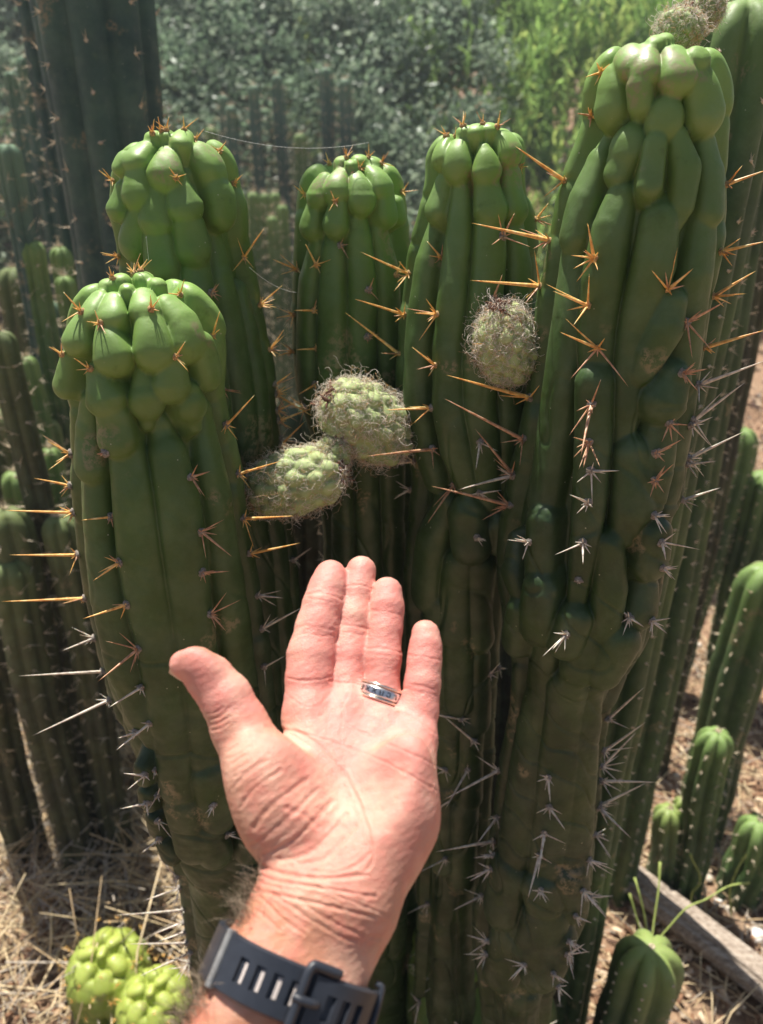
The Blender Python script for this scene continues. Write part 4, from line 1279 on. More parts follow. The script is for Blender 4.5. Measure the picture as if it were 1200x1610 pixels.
    # keeper loop at the far right
    bar([(43, -w_ * 1.0, 0.001), (43, -w_ * .98, 0.0045), (43, 0, 0.0056), (43, w_ * .98, 0.0045), (43, w_ * 1.0, 0.001)], 0.0016, 'keeper_loop')
watch()

# ---------------------------------------------------------------- ring
def ring():
    c, ax = ring_axis()
    toc = CAM - c
    nz = toc - ax * (toc @ ax); nz /= np.linalg.norm(nz)
    sx = np.cross(ax, nz)
    if sx @ RGT < 0: sx = -sx
    R0 = RING_R
    root = empty('ring', c)
    tag(root, 'silver and gold ring engraved with black letters on the ring finger', 'ring')
    silver, t, b = mat('silver', 0.28, 0.5); b.inputs['Base Color'].default_value = (0.80, 0.79, 0.77, 1); b.inputs['Metallic'].default_value = 1
    bump(t, b, noise(t, 900, 2), 0.1, 0.0002)
    gold, t, b = mat('gold', 0.22, 0.5); b.inputs['Base Color'].default_value = (0.84, 0.76, 0.64, 1); b.inputs['Metallic'].default_value = 1
    black = simple('oxidised recess', (0.012, 0.012, 0.014), 0.6, 0.3, 0.1)
    def lathe(name, prof, m_, par=root):
        nA = 96; vs = []
        for k in range(nA):
            a = 2 * math.pi * k / nA
            for r_, o_ in prof: vs.append(c + ax * o_ + (nz * math.cos(a) + sx * math.sin(a)) * (R0 + r_))
        n = len(prof); fs = [[k * n + j, k * n + (j + 1) % n, ((k + 1) % nA) * n + (j + 1) % n, ((k + 1) % nA) * n + j] for k in range(nA) for j in range(n)]
        return mesh_obj(name, vs, fs, m_, par)
    mm = 0.001
    lathe('inner_band', [(0, -4.4 * mm), (0, 4.4 * mm), (.7 * mm, 4.4 * mm), (.7 * mm, -4.4 * mm)], black)
    lathe('centre_band', [(0.1 * mm, -2.5 * mm), (.1 * mm, 2.5 * mm), (1.05 * mm, 2.45 * mm), (1.25 * mm, 1.6 * mm), (1.3 * mm, 0), (1.25 * mm, -1.6 * mm), (1.05 * mm, -2.45 * mm)], silver)
    for sgn in (1, -1):
        lathe('gold_edge', [(0.1 * mm, sgn * 2.95 * mm), (1.2 * mm, sgn * 2.9 * mm), (1.55 * mm, sgn * 3.3 * mm), (1.5 * mm, sgn * 3.9 * mm), (1.1 * mm, sgn * 4.3 * mm), (0.1 * mm, sgn * 4.4 * mm)], gold)
    # Letters as raised black strokes; u across, v up, unit square
    gl = [
        [[(0.1, .15), (.6, .1), (.8, .3), (.55, .5), (.2, .55)], [(.35, .9), (.75, .85), (.85, .6), (.7, .5)]],
        [[(.1, .9), (.9, .1)], [(.75, .9), (.8, .7), (.6, .5)], [(.25, .1), (.2, .35), (.42, .52)]],
        [[(.1, .9), (.9, .1)], [(.75, .9), (.8, .7), (.6, .5)], [(.25, .1), (.2, .35), (.42, .52)]],
        [[(.15, .9), (.2, .1), (.85, .1), (.8, .9)], [(.2, .5), (.5, .5)]],
        [[(.15, .85), (.75, .85), (.85, .55), (.8, .15), (.2, .15), (.15, .4)]],
        [[(.15, .85), (.7, .85), (.8, .6), (.8, .1)]],
        [[(.2, .85), (.75, .85), (.75, .1), (.2, .1)]],
        [[(.2, .9), (.8, .1)], [(.7, .9), (.6, .5)]],
    ]
    A = Acc()
    lw = 0.30 * mm
    for i, g_ in enumerate(gl):
        a0 = math.radians(-52 + i * 17.5)
        for st in g_:
            P_ = []
            for u, v in st:
                al = a0 + (u - .5) * 2.5 * mm / R0; P_.append(c + ax * (v - .5) * 3.1 * mm + (nz * math.cos(al) + sx * math.sin(al)) * (R0 + 1.3 * mm))
            Q_ = []
            for k in range(len(P_) - 1):
                for t in (0, .5): Q_.append(P_[k] * (1 - t) + P_[k + 1] * t)
            Q_.append(P_[-1])
            A.add(*tube(Q_, [lw] * len(Q_), 5))
    A.obj('lettering', [black], root)
ring()

# ================================================================ columns standing around
def column(name, label, xt, yt, Y, hw, ribs=7, m='col_green', top_z=None, lean=(0, 0), group=None, spines=0.5, depthk=0.28, base_z=None, nz=None, seed=0, bulge=0.0, parent=None, cat='column cactus', dome=1.0, young=0.09, arch=True, clusters=None, spc='pale_spine', splen=0.014, twist=0.0):
    """a ribbed column whose crown shows at (xt, yt), standing at distance Y; hw = half width in photograph pixels at the crown"""
    rr = np.random.default_rng(seed + int(xt * 7 + yt * 13) % 9999)
    top = V(xt, yt, Y)
    if top_z is not None:
        s_ = (top_z - top[2]); top = np.array([top[0], Y, top_z])
    R = hw * depth(V(xt, yt, Y)) / F
    bx, by = top[0] + lean[0], Y + lean[1]
    zb = float(gz(bx, by)) - 0.03 if base_z is None else base_z
    H = top[2] - zb
    s1 = np.linspace(0, 1, 14) ** 1.0
    rows = []
    for k in range(14):                 # the domed crown, with its sunken middle
        a = (k / 13) * math.pi / 2
        rows.append((H - R * dome * (1 - math.cos(a)) if k else H - 0.0, R * (0.06 + 0.94 * math.sin(a) ** 0.8)))
    n = nz or max(14, int(H / 0.035))
    for k in range(1, n + 1):
        t = k / n
        z = (H - R * dome) * (1 - t)
        rows.append((z, R * (1 + bulge * math.sin(t * 3.0) + 0.035 * math.sin(t * 17 + seed) + 0.02 * math.sin(t * 41 + seed))))
    nth = ribs * 8
    th = np.arange(nth) * 2 * math.pi / nth
    ph0 = rr.uniform(0, 6.28)
    vs = []
    for z, r in rows:
        t = 1 - z / H
        cx = top[0] + lean[0] * t ** 1.2 + 0.006 * math.sin(t * 6 + seed); cy = Y + lean[1] * t ** 1.2
        q = ribs * (th / 2 + 0) 
        rib_ = np.abs(np.cos(ribs * th / 2))            # 1 on the rib, 0 in the furrow
        rib_ = rib_ ** 0.75
        dk = depthk * (1.0 if z < H - R * 0.2 else 0.8)
        rad = r * (1 - dk + dk * rib_)
        a = th + ph0 + twist * z
        vs.append(np.stack([cx + rad * np.cos(a), cy + rad * np.sin(a), np.full(nth, zb + z)], -1))
    Vv = np.vstack(vs)
    Vv += (rr.normal(size=(len(Vv), 3)) * 0.004 * R)
    nr = len(rows)
    i = np.arange(nr - 1)[:, None]; j = np.arange(nth)[None, :]
    a = i * nth + j; b = i * nth + (j + 1) % nth
    Fq = np.stack([a, a + nth, b + nth, b], -1).reshape(-1, 4).tolist()
    Fq.append(list(range(nth)))
    yv = np.exp(-np.maximum(0, top[2] - Vv[:, 2]) / young)
    root = parent if parent is not None else empty(name, (bx, by, zb))
    if parent is None: tag(root, label, cat, group)
    mesh_obj('stem', Vv, Fq, M[m], root, attr={'young': yv})
    if spines > 0:
        A = Acc()
        step = 0.022 / max(spines, .2)
        for k in range(ribs):
            zz = 0.0
            while zz < H - 0.02:
                t = zz / H; z = H - zz
                r = np.interp(-z, [-q[0] for q in rows], [q[1] for q in rows])
                cx = top[0] + lean[0] * t ** 1.2 + 0.006 * math.sin(t * 6 + seed); cy = Y + lean[1] * t ** 1.2
                al = 2 * math.pi * k / ribs + ph0 + twist * z
                p = np.array([cx + r * math.cos(al), cy + r * math.sin(al), zb + z])
                if p[1] > cy + 0.4 * R: zz += step; continue
                nl = np.array([math.cos(al), math.sin(al), 0.25 if zz > R else 1.0]); nl /= np.linalg.norm(nl)
                _, u, v = frame(nl)
                w_ = 0.0027 * (R / 0.05) ** 0.5
                A.add([p + nl * w_ * .8, p + u * w_, p + v * w_, p - u * w_, p - v * w_], [[0, 1, 2], [0, 2, 3], [0, 3, 4], [0, 4, 1]])
                for q in range(4):
                    d = nl + rr.normal(size=3) * 0.6; d /= np.linalg.norm(d)
                    L = splen * rr.uniform(.5, 1.4)
                    sd = np.cross(d, rr.normal(size=3)); sd /= np.linalg.norm(sd) + 1e-9; s2 = np.cross(sd, d)
                    e = 0.0009
                    A.add([p + sd * e, p - sd * e * .5 + s2 * e, p - sd * e * .5 - s2 * e, p + d * L], [[0, 1, 3], [1, 2, 3], [2, 0, 3]])
                zz += step * rr.uniform(.85, 1.15)
        if A.n:
            o = A.obj('spines', [M[spc]], root, False); o['kind'] = 'stuff'
    return root

# the big post-like column at the upper left and its neighbours
column('column_cactus', 'very thick dark blue green column at upper left', 150, 0, 1.35, 92, 8, 'col_blue', top_z=3.3, seed=1, spines=0.35, depthk=0.22)
left = [
    ('second column from the left edge, tall, rim lit down one side', 44, 86, 2.2, 17, 'col_blue'),
    ('slender tall column crossing the top left corner of the photo', 12, -260, 2.0, 26, 'col_blue'),
    ('tall column running out of the top beside the thick post', 70, -200, 2.2, 27, 'col_blue'),
    ('thin column with its tip just below the top left corner', 14, 112, 2.5, 11, 'col_blue'),
    ('blue green column at the left edge, tip level with the back left stem', 6, 226, 1.7, 20, 'col_blue'),
    ('short column with pale woolly tip at the left edge', 30, 326, 1.9, 15, 'col_blue'),
    ('column with a double pale crown left of the front stem', 50, 378, 1.7, 21, 'col_green'),
    ('column with pale crown close beside the double crowned one', 97, 388, 1.9, 18, 'col_green'),
    ('small column whose crown sits under a taller pale crown', 103, 434, 1.8, 16, 'col_green'),
    ('column with pale crown near the left edge level with the lowest front lobes', 40, 560, 1.6, 17, 'col_green'),
    ('narrow column just left of the front stem at lobe height', 84, 580, 1.75, 14, 'col_green'),
    ('short column with round yellow green tip left of the spines', 74, 704, 1.5, 18, 'col_green'),
    ('low bright green tipped column at left', 42, 838, 1.45, 19, 'col_green'),
    ('low pale tipped column behind the left spines', 106, 960, 1.5, 15, 'col_dry'),
    ('old dark column at the left edge reaching to the ground', 4, 520, 1.35, 24, 'col_dry'),
    ('dark shaded column standing in the straw at left', 92, 812, 1.3, 30, 'col_dry'),
    ('broad brown old trunk of a column at the lower left edge', 4, 800, 1.28, 36, 'col_dry'),
    ('dim column beyond the broad old trunk at the left edge', -8, 640, 1.7, 34, 'col_dry'),
    ('shaded column low behind the left spines with dull crown', 34, 940, 1.75, 30, 'col_dry'),
    ('dark column just left of the lower part of the front stem', 128, 900, 1.7, 24, 'col_green'),
    ('tall dark column whose foot stands in straw at the far lower left', -70, 560, 1.5, 34, 'col_dry'),
    ('dark column foot cut off by the left edge at thumb height', -120, 700, 1.3, 40, 'col_dry'),
    ('shaded column foot standing left of the dark shaded column', 20, 740, 1.42, 26, 'col_green'),
    ('dark crooked column between the left edge and the straw', 66, 660, 1.62, 24, 'col_dry'),
    ('brownish column at the lower left edge in shade', 12, 880, 1.25, 34, 'col_dry'),
    ('dark column filling the gap at the left edge behind the front row', 22, 420, 2.0, 30, 'col_dry'),
    ('shaded column behind the double crowned one', 70, 470, 2.1, 32, 'col_blue'),
    ('tall dim column between the thick post and the left edge', 96, 180, 2.3, 26, 'col_blue'),
    ('dim column rising between the two left stems and the thick post', 190, 420, 1.9, 30, 'col_blue'),
    ('thin upright column rising behind the front left lobes', 150, 300, 2.2, 26, 'col_blue'),
]
for k, (lb, x, y, Y, hw, m_) in enumerate(left):
    column('column_cactus', lb, x, y, Y, hw, 6 + k % 2, m_, seed=10 + k, spines=0.4, splen=0.02, depthk=0.3)
mid = [(350, 150, 4.3, 9), (363, 166, 4.1, 10), (400, 134, 4.3, 10), (437, 118, 4.4, 10), (512, 106, 4.6, 11), (541, 124, 4.5, 11),
       (396, 302, 3.6, 11), (416, 304, 3.7, 9), (434, 303, 3.8, 9), (446, 322, 3.4, 10), (428, 340, 3.3, 10), (330, 200, 4.6, 10), (470, 210, 4.9, 10), (625, 380, 4.2, 13), (648, 395, 4.3, 10)]
dist_labels = ['slim distant column nearest the back left stem, shorter than its row', 'slim distant column second in the row right of the back left stem',
 'tall slim distant column third in the far row', 'tall slim distant column fourth in the far row', 'tallest distant column, straight above the middle stem', 'tall distant column just right of the tallest far one',
 'leftmost low distant column beside the back left stem', 'low distant column second in the clump left of the middle stem', 'low distant column third in the clump left of the middle stem', 'low distant column nearest the middle stem, tip slightly lower', 'shortest low distant column in front of its clump',
 'distant column tucked against the edge of the back left stem', 'distant column half lost in the shrub between the two tall pairs', 'small distant column in the gap right of the middle stem', 'small distant column touching the middle right stem']
for k, (x, y, Y, hw) in enumerate(mid):
    lb = ''; _ = 'slim distant column among the row seen between the front stems' if k < 6 or k in (11, 12) else ('short distant column in the low clump left of the middle stem' if k < 11 else 'small distant column between the two middle stems')
    lb = dist_labels[k]; gp = 'tall distant columns' if k < 6 or k in (11, 12) else ('low clump of distant columns' if k < 11 else 'small distant columns between the middle stems')
    column('column_cactus', lb, x, y, Y, hw, 6, 'col_blue' if k < 6 else 'col_green', seed=40 + k, spines=0.4, splen=0.035, group=gp)

# dark old stems added to fill gaps behind the hand, shade in their colour
M['col_old_shade'] = cactus_mat('old brown column skin with shade', (0.020, 0.018, 0.012), (0.032, 0.030, 0.018), (0.05, 0.07, 0.03), 0.75)
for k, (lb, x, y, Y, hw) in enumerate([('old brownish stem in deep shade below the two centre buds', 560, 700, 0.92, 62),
        ('dark corky stem added to fill the shaded gap behind the fingers on the left', 455, 640, 1.0, 46), ('dark old stem added to fill the shaded gap right of the fingertips', 690, 720, 0.90, 60),
        ('dark stem added to fill the shaded slit left of the largest stem', 822, 760, 1.05, 40), ('shaded stem behind the foot of the largest stem', 880, 1180, 0.84, 50)]):
    column('column_cactus', lb, x, y, Y, hw, 6, 'col_old_shade', seed=120 + k, spines=0.4, splen=0.012, depthk=0.3)

# right side
column('column_cactus', 'tall dark green ribbed column close behind the largest stem', 1165, 0, 0.86, 74, 6, 'col_green', seed=70, spines=0.45, depthk=0.36, splen=0.006, young=0.04, lean=(-0.015, 0.02), spc='pale_spine')
right = [
    ('tall dark column at the right edge in the upper corner', 1215, 40, 1.2, 50, 6, 'col_green', (0, 0)),
    ('rough greyish column at the right edge beside the orange spines', 1208, 300, 1.6, 30, 7, 'col_dry', (0, 0)),
    ('leaning ribbed column with bright green tip at right', 1164, 672, 1.9, 31, 7, 'col_green', (-0.05, 0.02)),
    ('leaning column half hidden behind the bright tipped one at right edge', 1204, 742, 1.9, 33, 7, 'col_green', (0.02, 0.02)),
    ('thick column with green shoulder at the right edge', 1206, 890, 1.36, 44, 6, 'col_green', (-0.02, 0.0)),
    ('medium upright column with pale green crown on the right', 1130, 1150, 1.2, 30, 7, 'col_green', (0.0, 0.0)),
    ('small pale green rosette topped column at the foot of the upright one', 1058, 1270, 1.22, 25, 7, 'col_pale', (0, 0)),
    ('tiny yellow tipped offset against the medium column', 1080, 1256, 1.23, 17, 6, 'col_pale', (0, 0)),
    ('dark green column low at the right edge', 1196, 1290, 1.2, 36, 7, 'col_green', (0, 0)),
    ('low ribbed cactus with yellow green star shaped crown at bottom right', 1020, 1488, 0.80, 56, 7, 'col_pale', (0, 0)),
    ('dim column between the largest stem and the right edge', 1100, 700, 2.6, 26, 7, 'col_dry', (0, 0)),
]
for k, (lb, x, y, Y, hw, rb, m_, ln) in enumerate(right):
    column('column_cactus', lb, x, y, Y, hw, rb, m_, seed=80 + k, spines=0.6 if k != 9 else 0.9, lean=ln, splen=0.012 if k != 9 else 0.004, depthk=0.34, young=0.05)

# ---------------------------------------------------------------- lime green monstrose cactus, lower left
def lime():
    c0 = V(165, 1530, 1.0)
    root = empty('lumpy_cactus', (c0[0], 1.0, 0))
    tag(root, 'lime green cluster of glossy round lumps low in the bottom left corner', 'cactus')
    r = np.random.default_rng(8)
    for (px, py, Y, R_, nl) in [(162, 1512, 0.95, 66, 34), (238, 1572, 0.88, 62, 34)]:
        top = V(px, py - 22, Y); s_ = depth(top) / F; R = R_ * s_
        n1, n2 = 150, 150
        H = 0.42
        ph = np.linspace(0.02, math.pi / 2, 80); zz = np.concatenate([top[2] - R * 0.95 * (1 - np.cos(ph)), np.linspace(top[2] - R, top[2] - H, 70)])
        rad = np.concatenate([R * np.sin(ph) ** 0.85, np.full(70, R)])
        th = np.linspace(0, 2 * math.pi, n2, endpoint=False)
        B = np.stack([top[0] + rad[:, None] * np.sin(th), Y - rad[:, None] * np.cos(th), zz[:, None] + 0 * th], -1).reshape(-1, 3)
        nzv = np.concatenate([np.cos(ph), np.zeros(70)]); nrv = np.sqrt(1 - nzv ** 2)
        Nn = np.stack([nrv[:, None] * np.sin(th), -nrv[:, None] * np.cos(th), nzv[:, None] + 0 * th], -1).reshape(-1, 3)
        lob = []; sp = []
        for k in range(110):
            q = k / 110.0
            al = k * 2.39996 + r.uniform(-.12, .12)
            t = (q ** 0.6)
            if t < 0.45:
                a = t / 0.45 * math.pi / 2; rr_ = R * math.sin(a) ** 0.85; z = top[2] - R * 0.95 * (1 - math.cos(a)); w_ = R * (0.13 + 0.30 * math.sin(a))
            else:
                rr_ = R; z = top[2] - R * 0.95 - (t - 0.45) / 0.55 * (H - R); w_ = R * 0.42
            p = np.array([top[0] + rr_ * math.sin(al), Y - rr_ * math.cos(al), z])
            lob.append((np.stack([p, p + np.array([0.15 * R * math.sin(al), -0.15 * R * math.cos(al), -w_ * 0.45])]), [w_ * .9, w_], R * 0.03, 0.95))
            sp.append((p, al, w_, t))
        h = lobe_height(B, lob, -R * 0.28, 0.0012)
        Vv = B + Nn * h[:, None]
        i = np.arange(len(zz) - 1)[:, None]; j = np.arange(n2)[None, :]
        a = i * n2 + j; b = i * n2 + (j + 1) % n2
        Fq = np.stack([a, a + n2, b + n2, b], -1).reshape(-1, 4)
        Fl = Fq.tolist() + [list(range(n2))]
        y = np.exp(-np.maximum(0, top[2] - Vv[:, 2]) / 0.035)
        mesh_obj('stem', Vv, Fl, M['lime'], root, attr={'young': y})
        A = Acc()
        for (p, al, w_, t) in sp:
            if t < 0.2: continue
            n_ = np.array([math.sin(al), -math.cos(al), 0.8 if t < .5 else 0.2]); n_ /= np.linalg.norm(n_)
            o = p + n_ * w_ * 0.15 + np.array([0, 0, w_ * 0.65])
            for q in range(5):
                d = n_ + r.normal(size=3) * .5
                A.add(*spike(o, d, r.uniform(.006, .013), 0.0007, 4))
        A.obj('spines', [M['amber']], root)['kind'] = 'stuff'
lime()

# ---------------------------------------------------------------- fallen log
def log():
    a = G(985, 1395); b = G(1230, 1590)
    a = a + np.array([0, 0, 0.035]); b = b + np.array([0, 0, 0.035])
    d = b - a; d /= np.linalg.norm(d)
    a = a - d * 0.02; b = b + d * 0.3
    _, u, v = frame(d)
    n = 90; nth = 64; vs = []
    th = np.linspace(0, 2 * math.pi, nth, endpoint=False)
    r = np.random.default_rng(6)
    ks = r.uniform(0, 6.28, 8)
    for i in range(n):
        t = i / (n - 1)
        c = a + (b - a) * t
        g_ = sum(np.sin(th * m_ + ks[k] + 3 * t * (k % 3 - 1)) * s_ for k, (m_, s_) in enumerate([(2, .12), (3, .09), (7, .06), (11, .07), (17, .05), (25, .04)]))
        rad = 0.034 * (1 + g_ + 0.06 * math.sin(t * 9) + r.normal(0, 0.006, nth))
        if i in (0, n - 1): rad = rad * 0.85
        vs.append(c + rad[:, None] * (np.cos(th)[:, None] * u + np.sin(th)[:, None] * v))
    Vv = np.vstack(vs)
    i = np.arange(n - 1)[:, None]; j = np.arange(nth)[None, :]
    q = np.stack([i * nth + j, i * nth + (j + 1) % nth, (i + 1) * nth + (j + 1) % nth, (i + 1) * nth + j], -1).reshape(-1, 4).tolist()
    q.append(list(range(nth))[::-1]); q.append([(n - 1) * nth + k for k in range(nth)])
    m, t, bb = mat('weathered wood', 0.85, 0.2)
    mp = t.nodes.new('ShaderNodeMapping'); g = t.nodes.new('ShaderNodeNewGeometry')
    t.links.new(g.outputs['Position'], mp.inputs['Vector'])
    ang = math.atan2(d[1], d[0])
    mp.inputs['Rotation'].default_value = (0, 0, -ang); mp.inputs['Scale'].default_value = (0.08, 1, 1)
    nn = noise(t, 160, 6, .7, mp.outputs['Vector'])
    t.links.new(ramp(t, nn, [(0.3, (0.16, 0.12, 0.09)), (0.5, (0.38, 0.31, 0.25)), (0.7, (0.60, 0.52, 0.43))]), bb.inputs['Base Color'])
    bump(t, bb, nn, 0.9, 0.004)
    o = mesh_obj('fallen_log', Vv, q, m)
    tag(o, 'weathered grey log lying on the mulch at lower right', 'log')
log()

# ---------------------------------------------------------------- thin green sprigs
M['sprig'] = simple('green sprig', (0.30, 0.36, 0.10), 0.6, 0.3, 0.25, 60)
def sprig(label, base, paths, grp=None):
    root = empty('green_sprig', base)
    tag(root, label, 'plant', grp)
    for pts in paths:
        P_ = []
        for k in range(len(pts) - 1):
            for t in np.linspace(0, 1, 5, endpoint=False): P_.append(pts[k] * (1 - t) + pts[k + 1] * t)
        P_.append(pts[-1]); P_ = np.array(P_)
        for _ in range(3): P_[1:-1] = (P_[:-2] + 2 * P_[1:-1] + P_[2:]) / 4
        n = len(P_); rad = 0.0013 + 0.0006 * np.abs(np.sin(np.arange(n) * 1.1)); rad[-3:] = 0.0024
        mesh_obj('stalk', *tube(P_, rad, 6), mat=M['sprig'], parent=root)
q = lambda pts, Y0, Y1: [V(x, y, Y0 + (Y1 - Y0) * i / (len(pts) - 1)) for i, (x, y) in enumerate(pts)]
b0 = G(1015, 1500)
sprig('jointed pale green sprig leaning right above the star crowned cactus', b0, [q([(1022, 1492), (1050, 1460), (1080, 1425), (1110, 1415), (1145, 1392), (1178, 1388)], 0.88, 0.95), q([(1024, 1492), (1028, 1450), (1036, 1400), (1038, 1355)], 0.9, 1.0)])
sprig('forked upright green sprig left of the star crowned cactus', G(1008, 1500), [q([(1016, 1490), (1003, 1450), (990, 1405)], 0.9, 0.95), q([(1020, 1490), (1014, 1440), (1004, 1400), (998, 1380)], 0.92, 0.98)])
sprig('curved green sprig with round tip in front of the medium column', G(1085, 1420), [q([(1086, 1420), (1088, 1402), (1100, 1392), (1102, 1375), (1090, 1355), (1085, 1342)], 1.05, 1.05)])
sprig('thin green sprig near the right edge leaning over the mulch', G(1150, 1440), [q([(1150, 1440), (1146, 1400), (1158, 1368), (1175, 1340)], 1.0, 1.02)])

# ---------------------------------------------------------------- stones
def stone(px, py, s_, label, col):
    p = G(px, py); r = np.random.default_rng(int(px + py))
    import bmesh
    bm = bmesh.new(); bmesh.ops.create_icosphere(bm, subdivisions=3, radius=1)
    sc_ = np.array([1, 0.8, 0.6]) * s_
    for v in bm.verts:
        c = np.array(v.co); k = 1 + 0.22 * float(vnoise(c[None], 2.0, int(px))[0]) + 0.05 * float(vnoise(c[None], 7, int(py))[0])
        v.co = Vector(c * sc_ * k) 
    me = bpy.data.meshes.new('stone'); bm.to_mesh(me); bm.free()
    me.polygons.foreach_set('use_smooth', np.ones(len(me.polygons), dtype=bool))
    me.materials.append(col)
    o = link(bpy.data.objects.new('stone', me)); o.location = p + np.array([0, 0, s_ * 0.35]); o.rotation_euler[2] = px
    tag(o, label, 'stone')
wst = simple('white stone', (0.78, 0.74, 0.70), 0.8, 0.3, 0.1, 60, 0.3, 0.002); yst = simple('yellow stone', (0.60, 0.42, 0.20), 0.8, 0.3, 0.2, 60, 0.3, 0.002)
stone(1188, 1476, 0.022, 'white angular stone lying by the right edge', wst)
stone(1130, 1424, 0.014, 'small cream stone right of the curved sprig', wst)
stone(990, 1485, 0.018, 'ochre lump behind the star crowned cactus', yst)
stone(1140, 1405, 0.009, 'tiny yellowish stone behind the sprigs', yst)
stone(100, 1438, 0.016, 'pale stone in the dead grass at lower left', wst)

# ---------------------------------------------------------------- sticks
bark = simple('dead stick', (0.40, 0.29, 0.20), 0.85, 0.2, 0.35, 60, 0.5, 0.002)
def stick(pts, r_, label):
    P_ = []
    for (x, y, lift) in pts:
        p = G(x, y); P_.append(p + np.array([0, 0, lift]))
    Q_ = []
    for k in range(len(P_) - 1):
        for t in np.linspace(0, 1, 6, endpoint=False): Q_.append(P_[k] * (1 - t) + P_[k + 1] * t)
    Q_.append(P_[-1]); Q_ = np.array(Q_)
    Q_ += np.random.default_rng(int(pts[0][0])).normal(size=Q_.shape) * r_ * 0.5
    o = mesh_obj('stick', *tube(Q_, np.linspace(r_, r_ * .4, len(Q_)), 7), mat=bark)
    tag(o, label, 'stick')
stick([(40, 1200, .1), (60, 1300, .12), (70, 1400, .05), (75, 1470, .02)], 0.008, 'brown bent stick leaning at the lower left edge')
stick([(120, 1200, .02), (150, 1330, .05), (140, 1450, .04)], 0.004, 'thin dead stem in the straw right of the dark column')
stick([(60, 1410, .03), (120, 1440, .03), (200, 1455, .02)], 0.006, 'pale stick lying across the dead grass')
stick([(20, 640, .3), (60, 800, .2), (130, 1000, .1)], 0.006, 'dry woody stem slanting behind the left spines')
stick([(1040, 1330, .03), (1000, 1350, .02)], 0.005, 'short orange brown twig near the rosette column')

# ================================================================ bushes and trees on the slope
def foliage(name, label, cat, base, h, crown, n, leaf, mats, droop=0.0, seed=0, trunk=0.035, clumps=300, wob=0.26, shear=0.0):
    r = np.random.default_rng(seed)
    root = empty(name, base); tag(root, label, cat)
    base = np.array(base)
    A = Acc()
    for k in range(7):
        a = r.uniform(0, 6.28); e = base + np.array([math.cos(a) * crown[0] * .6, math.sin(a) * crown[1] * .6, h * r.uniform(.6, .95)])
        e[1] += shear * (e[2] - base[2] - h * .3) + .2
        s0 = base + np.array([0, .3 * shear, -0.1]) + r.normal(size=3) * .05
        m_ = (s0 + e) / 2 + np.array([0, 0, h * .15]) + r.normal(size=3) * h * .05
        t = np.linspace(0, 1, 12)[:, None]
        pts = s0 * (1 - t) ** 2 + 2 * m_ * t * (1 - t) + e * t ** 2
        A.add(*tube(pts, np.linspace(trunk, trunk * .2, 12), 7))
    A.obj('trunk', [simple('bark ' + name, (0.16, 0.12, 0.09), 0.9, 0.2, 0.3, 20)], root)
    # leaf clumps spread through the crown
    q = r.normal(size=(clumps, 3)); q /= np.linalg.norm(q, axis=1)[:, None]; q *= (r.uniform(0.15, 1, clumps) ** 0.45)[:, None]
    cc = base + np.array([0, 0, h * 0.55]) + q * np.array([crown[0], crown[1], h * 0.55])
    cc[:, 1] += (cc[:, 2] - base[2] - h * .3) * shear
    per = n // clumps
    ci = np.repeat(np.arange(clumps), per); N_ = len(ci)
    rad = r.uniform(.5, 1.2, clumps)[ci] * wob * min(crown[0], h) * .5
    off = r.normal(size=(N_, 3)) * rad[:, None] * 0.6
    if droop: 
        strand = r.integers(0, 14, N_); sr = np.random.default_rng(seed + 1)
        so = sr.normal(size=(clumps, 14, 3)) * 0.5 * wob * crown[0] * .5
        off = so[ci, strand] * np.array([1, 1, .4]) + np.array([0, 0, -1]) * (r.uniform(size=N_) ** 0.9 * droop)[:, None] + r.normal(size=(N_, 3)) * 0.02
    c = cc[ci] + off
    c[:, 2] = np.maximum(c[:, 2], gz(c[:, 0], c[:, 1]) + 0.02)
    d = r.normal(size=(N_, 3)); 
    if droop: d[:, 2] = -abs(d[:, 2]) * 2 - 0.6
    d /= np.linalg.norm(d, axis=1)[:, None]
    s_ = np.cross(d, r.normal(size=(N_, 3))); s_ /= np.linalg.norm(s_, axis=1)[:, None]
    L = leaf[0] * r.uniform(.6, 1.3, N_)[:, None]; Wd = leaf[1] * r.uniform(.6, 1.2, N_)[:, None]
    nn = np.cross(d, s_)
    Vv = np.stack([c - d * L / 2, c + s_ * Wd / 2 + nn * Wd * .15, c + d * L / 2, c - s_ * Wd / 2 + nn * Wd * .15], 1).reshape(-1, 3)
    Fq = (np.arange(N_) * 4)[:, None] + np.array([0, 1, 2, 3])
    mi = (r.integers(0, len(mats), clumps)[ci] + (r.uniform(size=N_) < .25)) % len(mats)
    o = mesh_obj('crown', Vv, Fq, mats=mats, mi=mi, parent=root, smooth=False)
    o['kind'] = 'stuff'
def leaf_mat(name, col, rough=0.45, trans=0.5):
    m, t, b = mat(name, rough, 0.5)
    f = noise(t, 2.5, 3)
    c = ramp(t, f, [(0.35, tuple(x * .7 for x in col)), (0.65, tuple(x * 1.35 for x in col))])
    t.links.new(c, b.inputs['Base Color'])
    tr = t.nodes.new('ShaderNodeBsdfTranslucent'); t.links.new(c, tr.inputs['Color'])
    mx = t.nodes.new('ShaderNodeMixShader'); mx.inputs[0].default_value = min(.75, trans * .9)
    t.links.new(b.outputs[0], mx.inputs[1]); t.links.new(tr.outputs[0], mx.inputs[2])
    t.links.new(mx.outputs[0], t.nodes['Material Output'].inputs['Surface'])
    return m
gl_ = [leaf_mat('grey green leaf', (0.22, 0.31, 0.20)), leaf_mat('dull leaf', (0.14, 0.21, 0.13)), leaf_mat('silvery leaf', (0.34, 0.42, 0.30))]
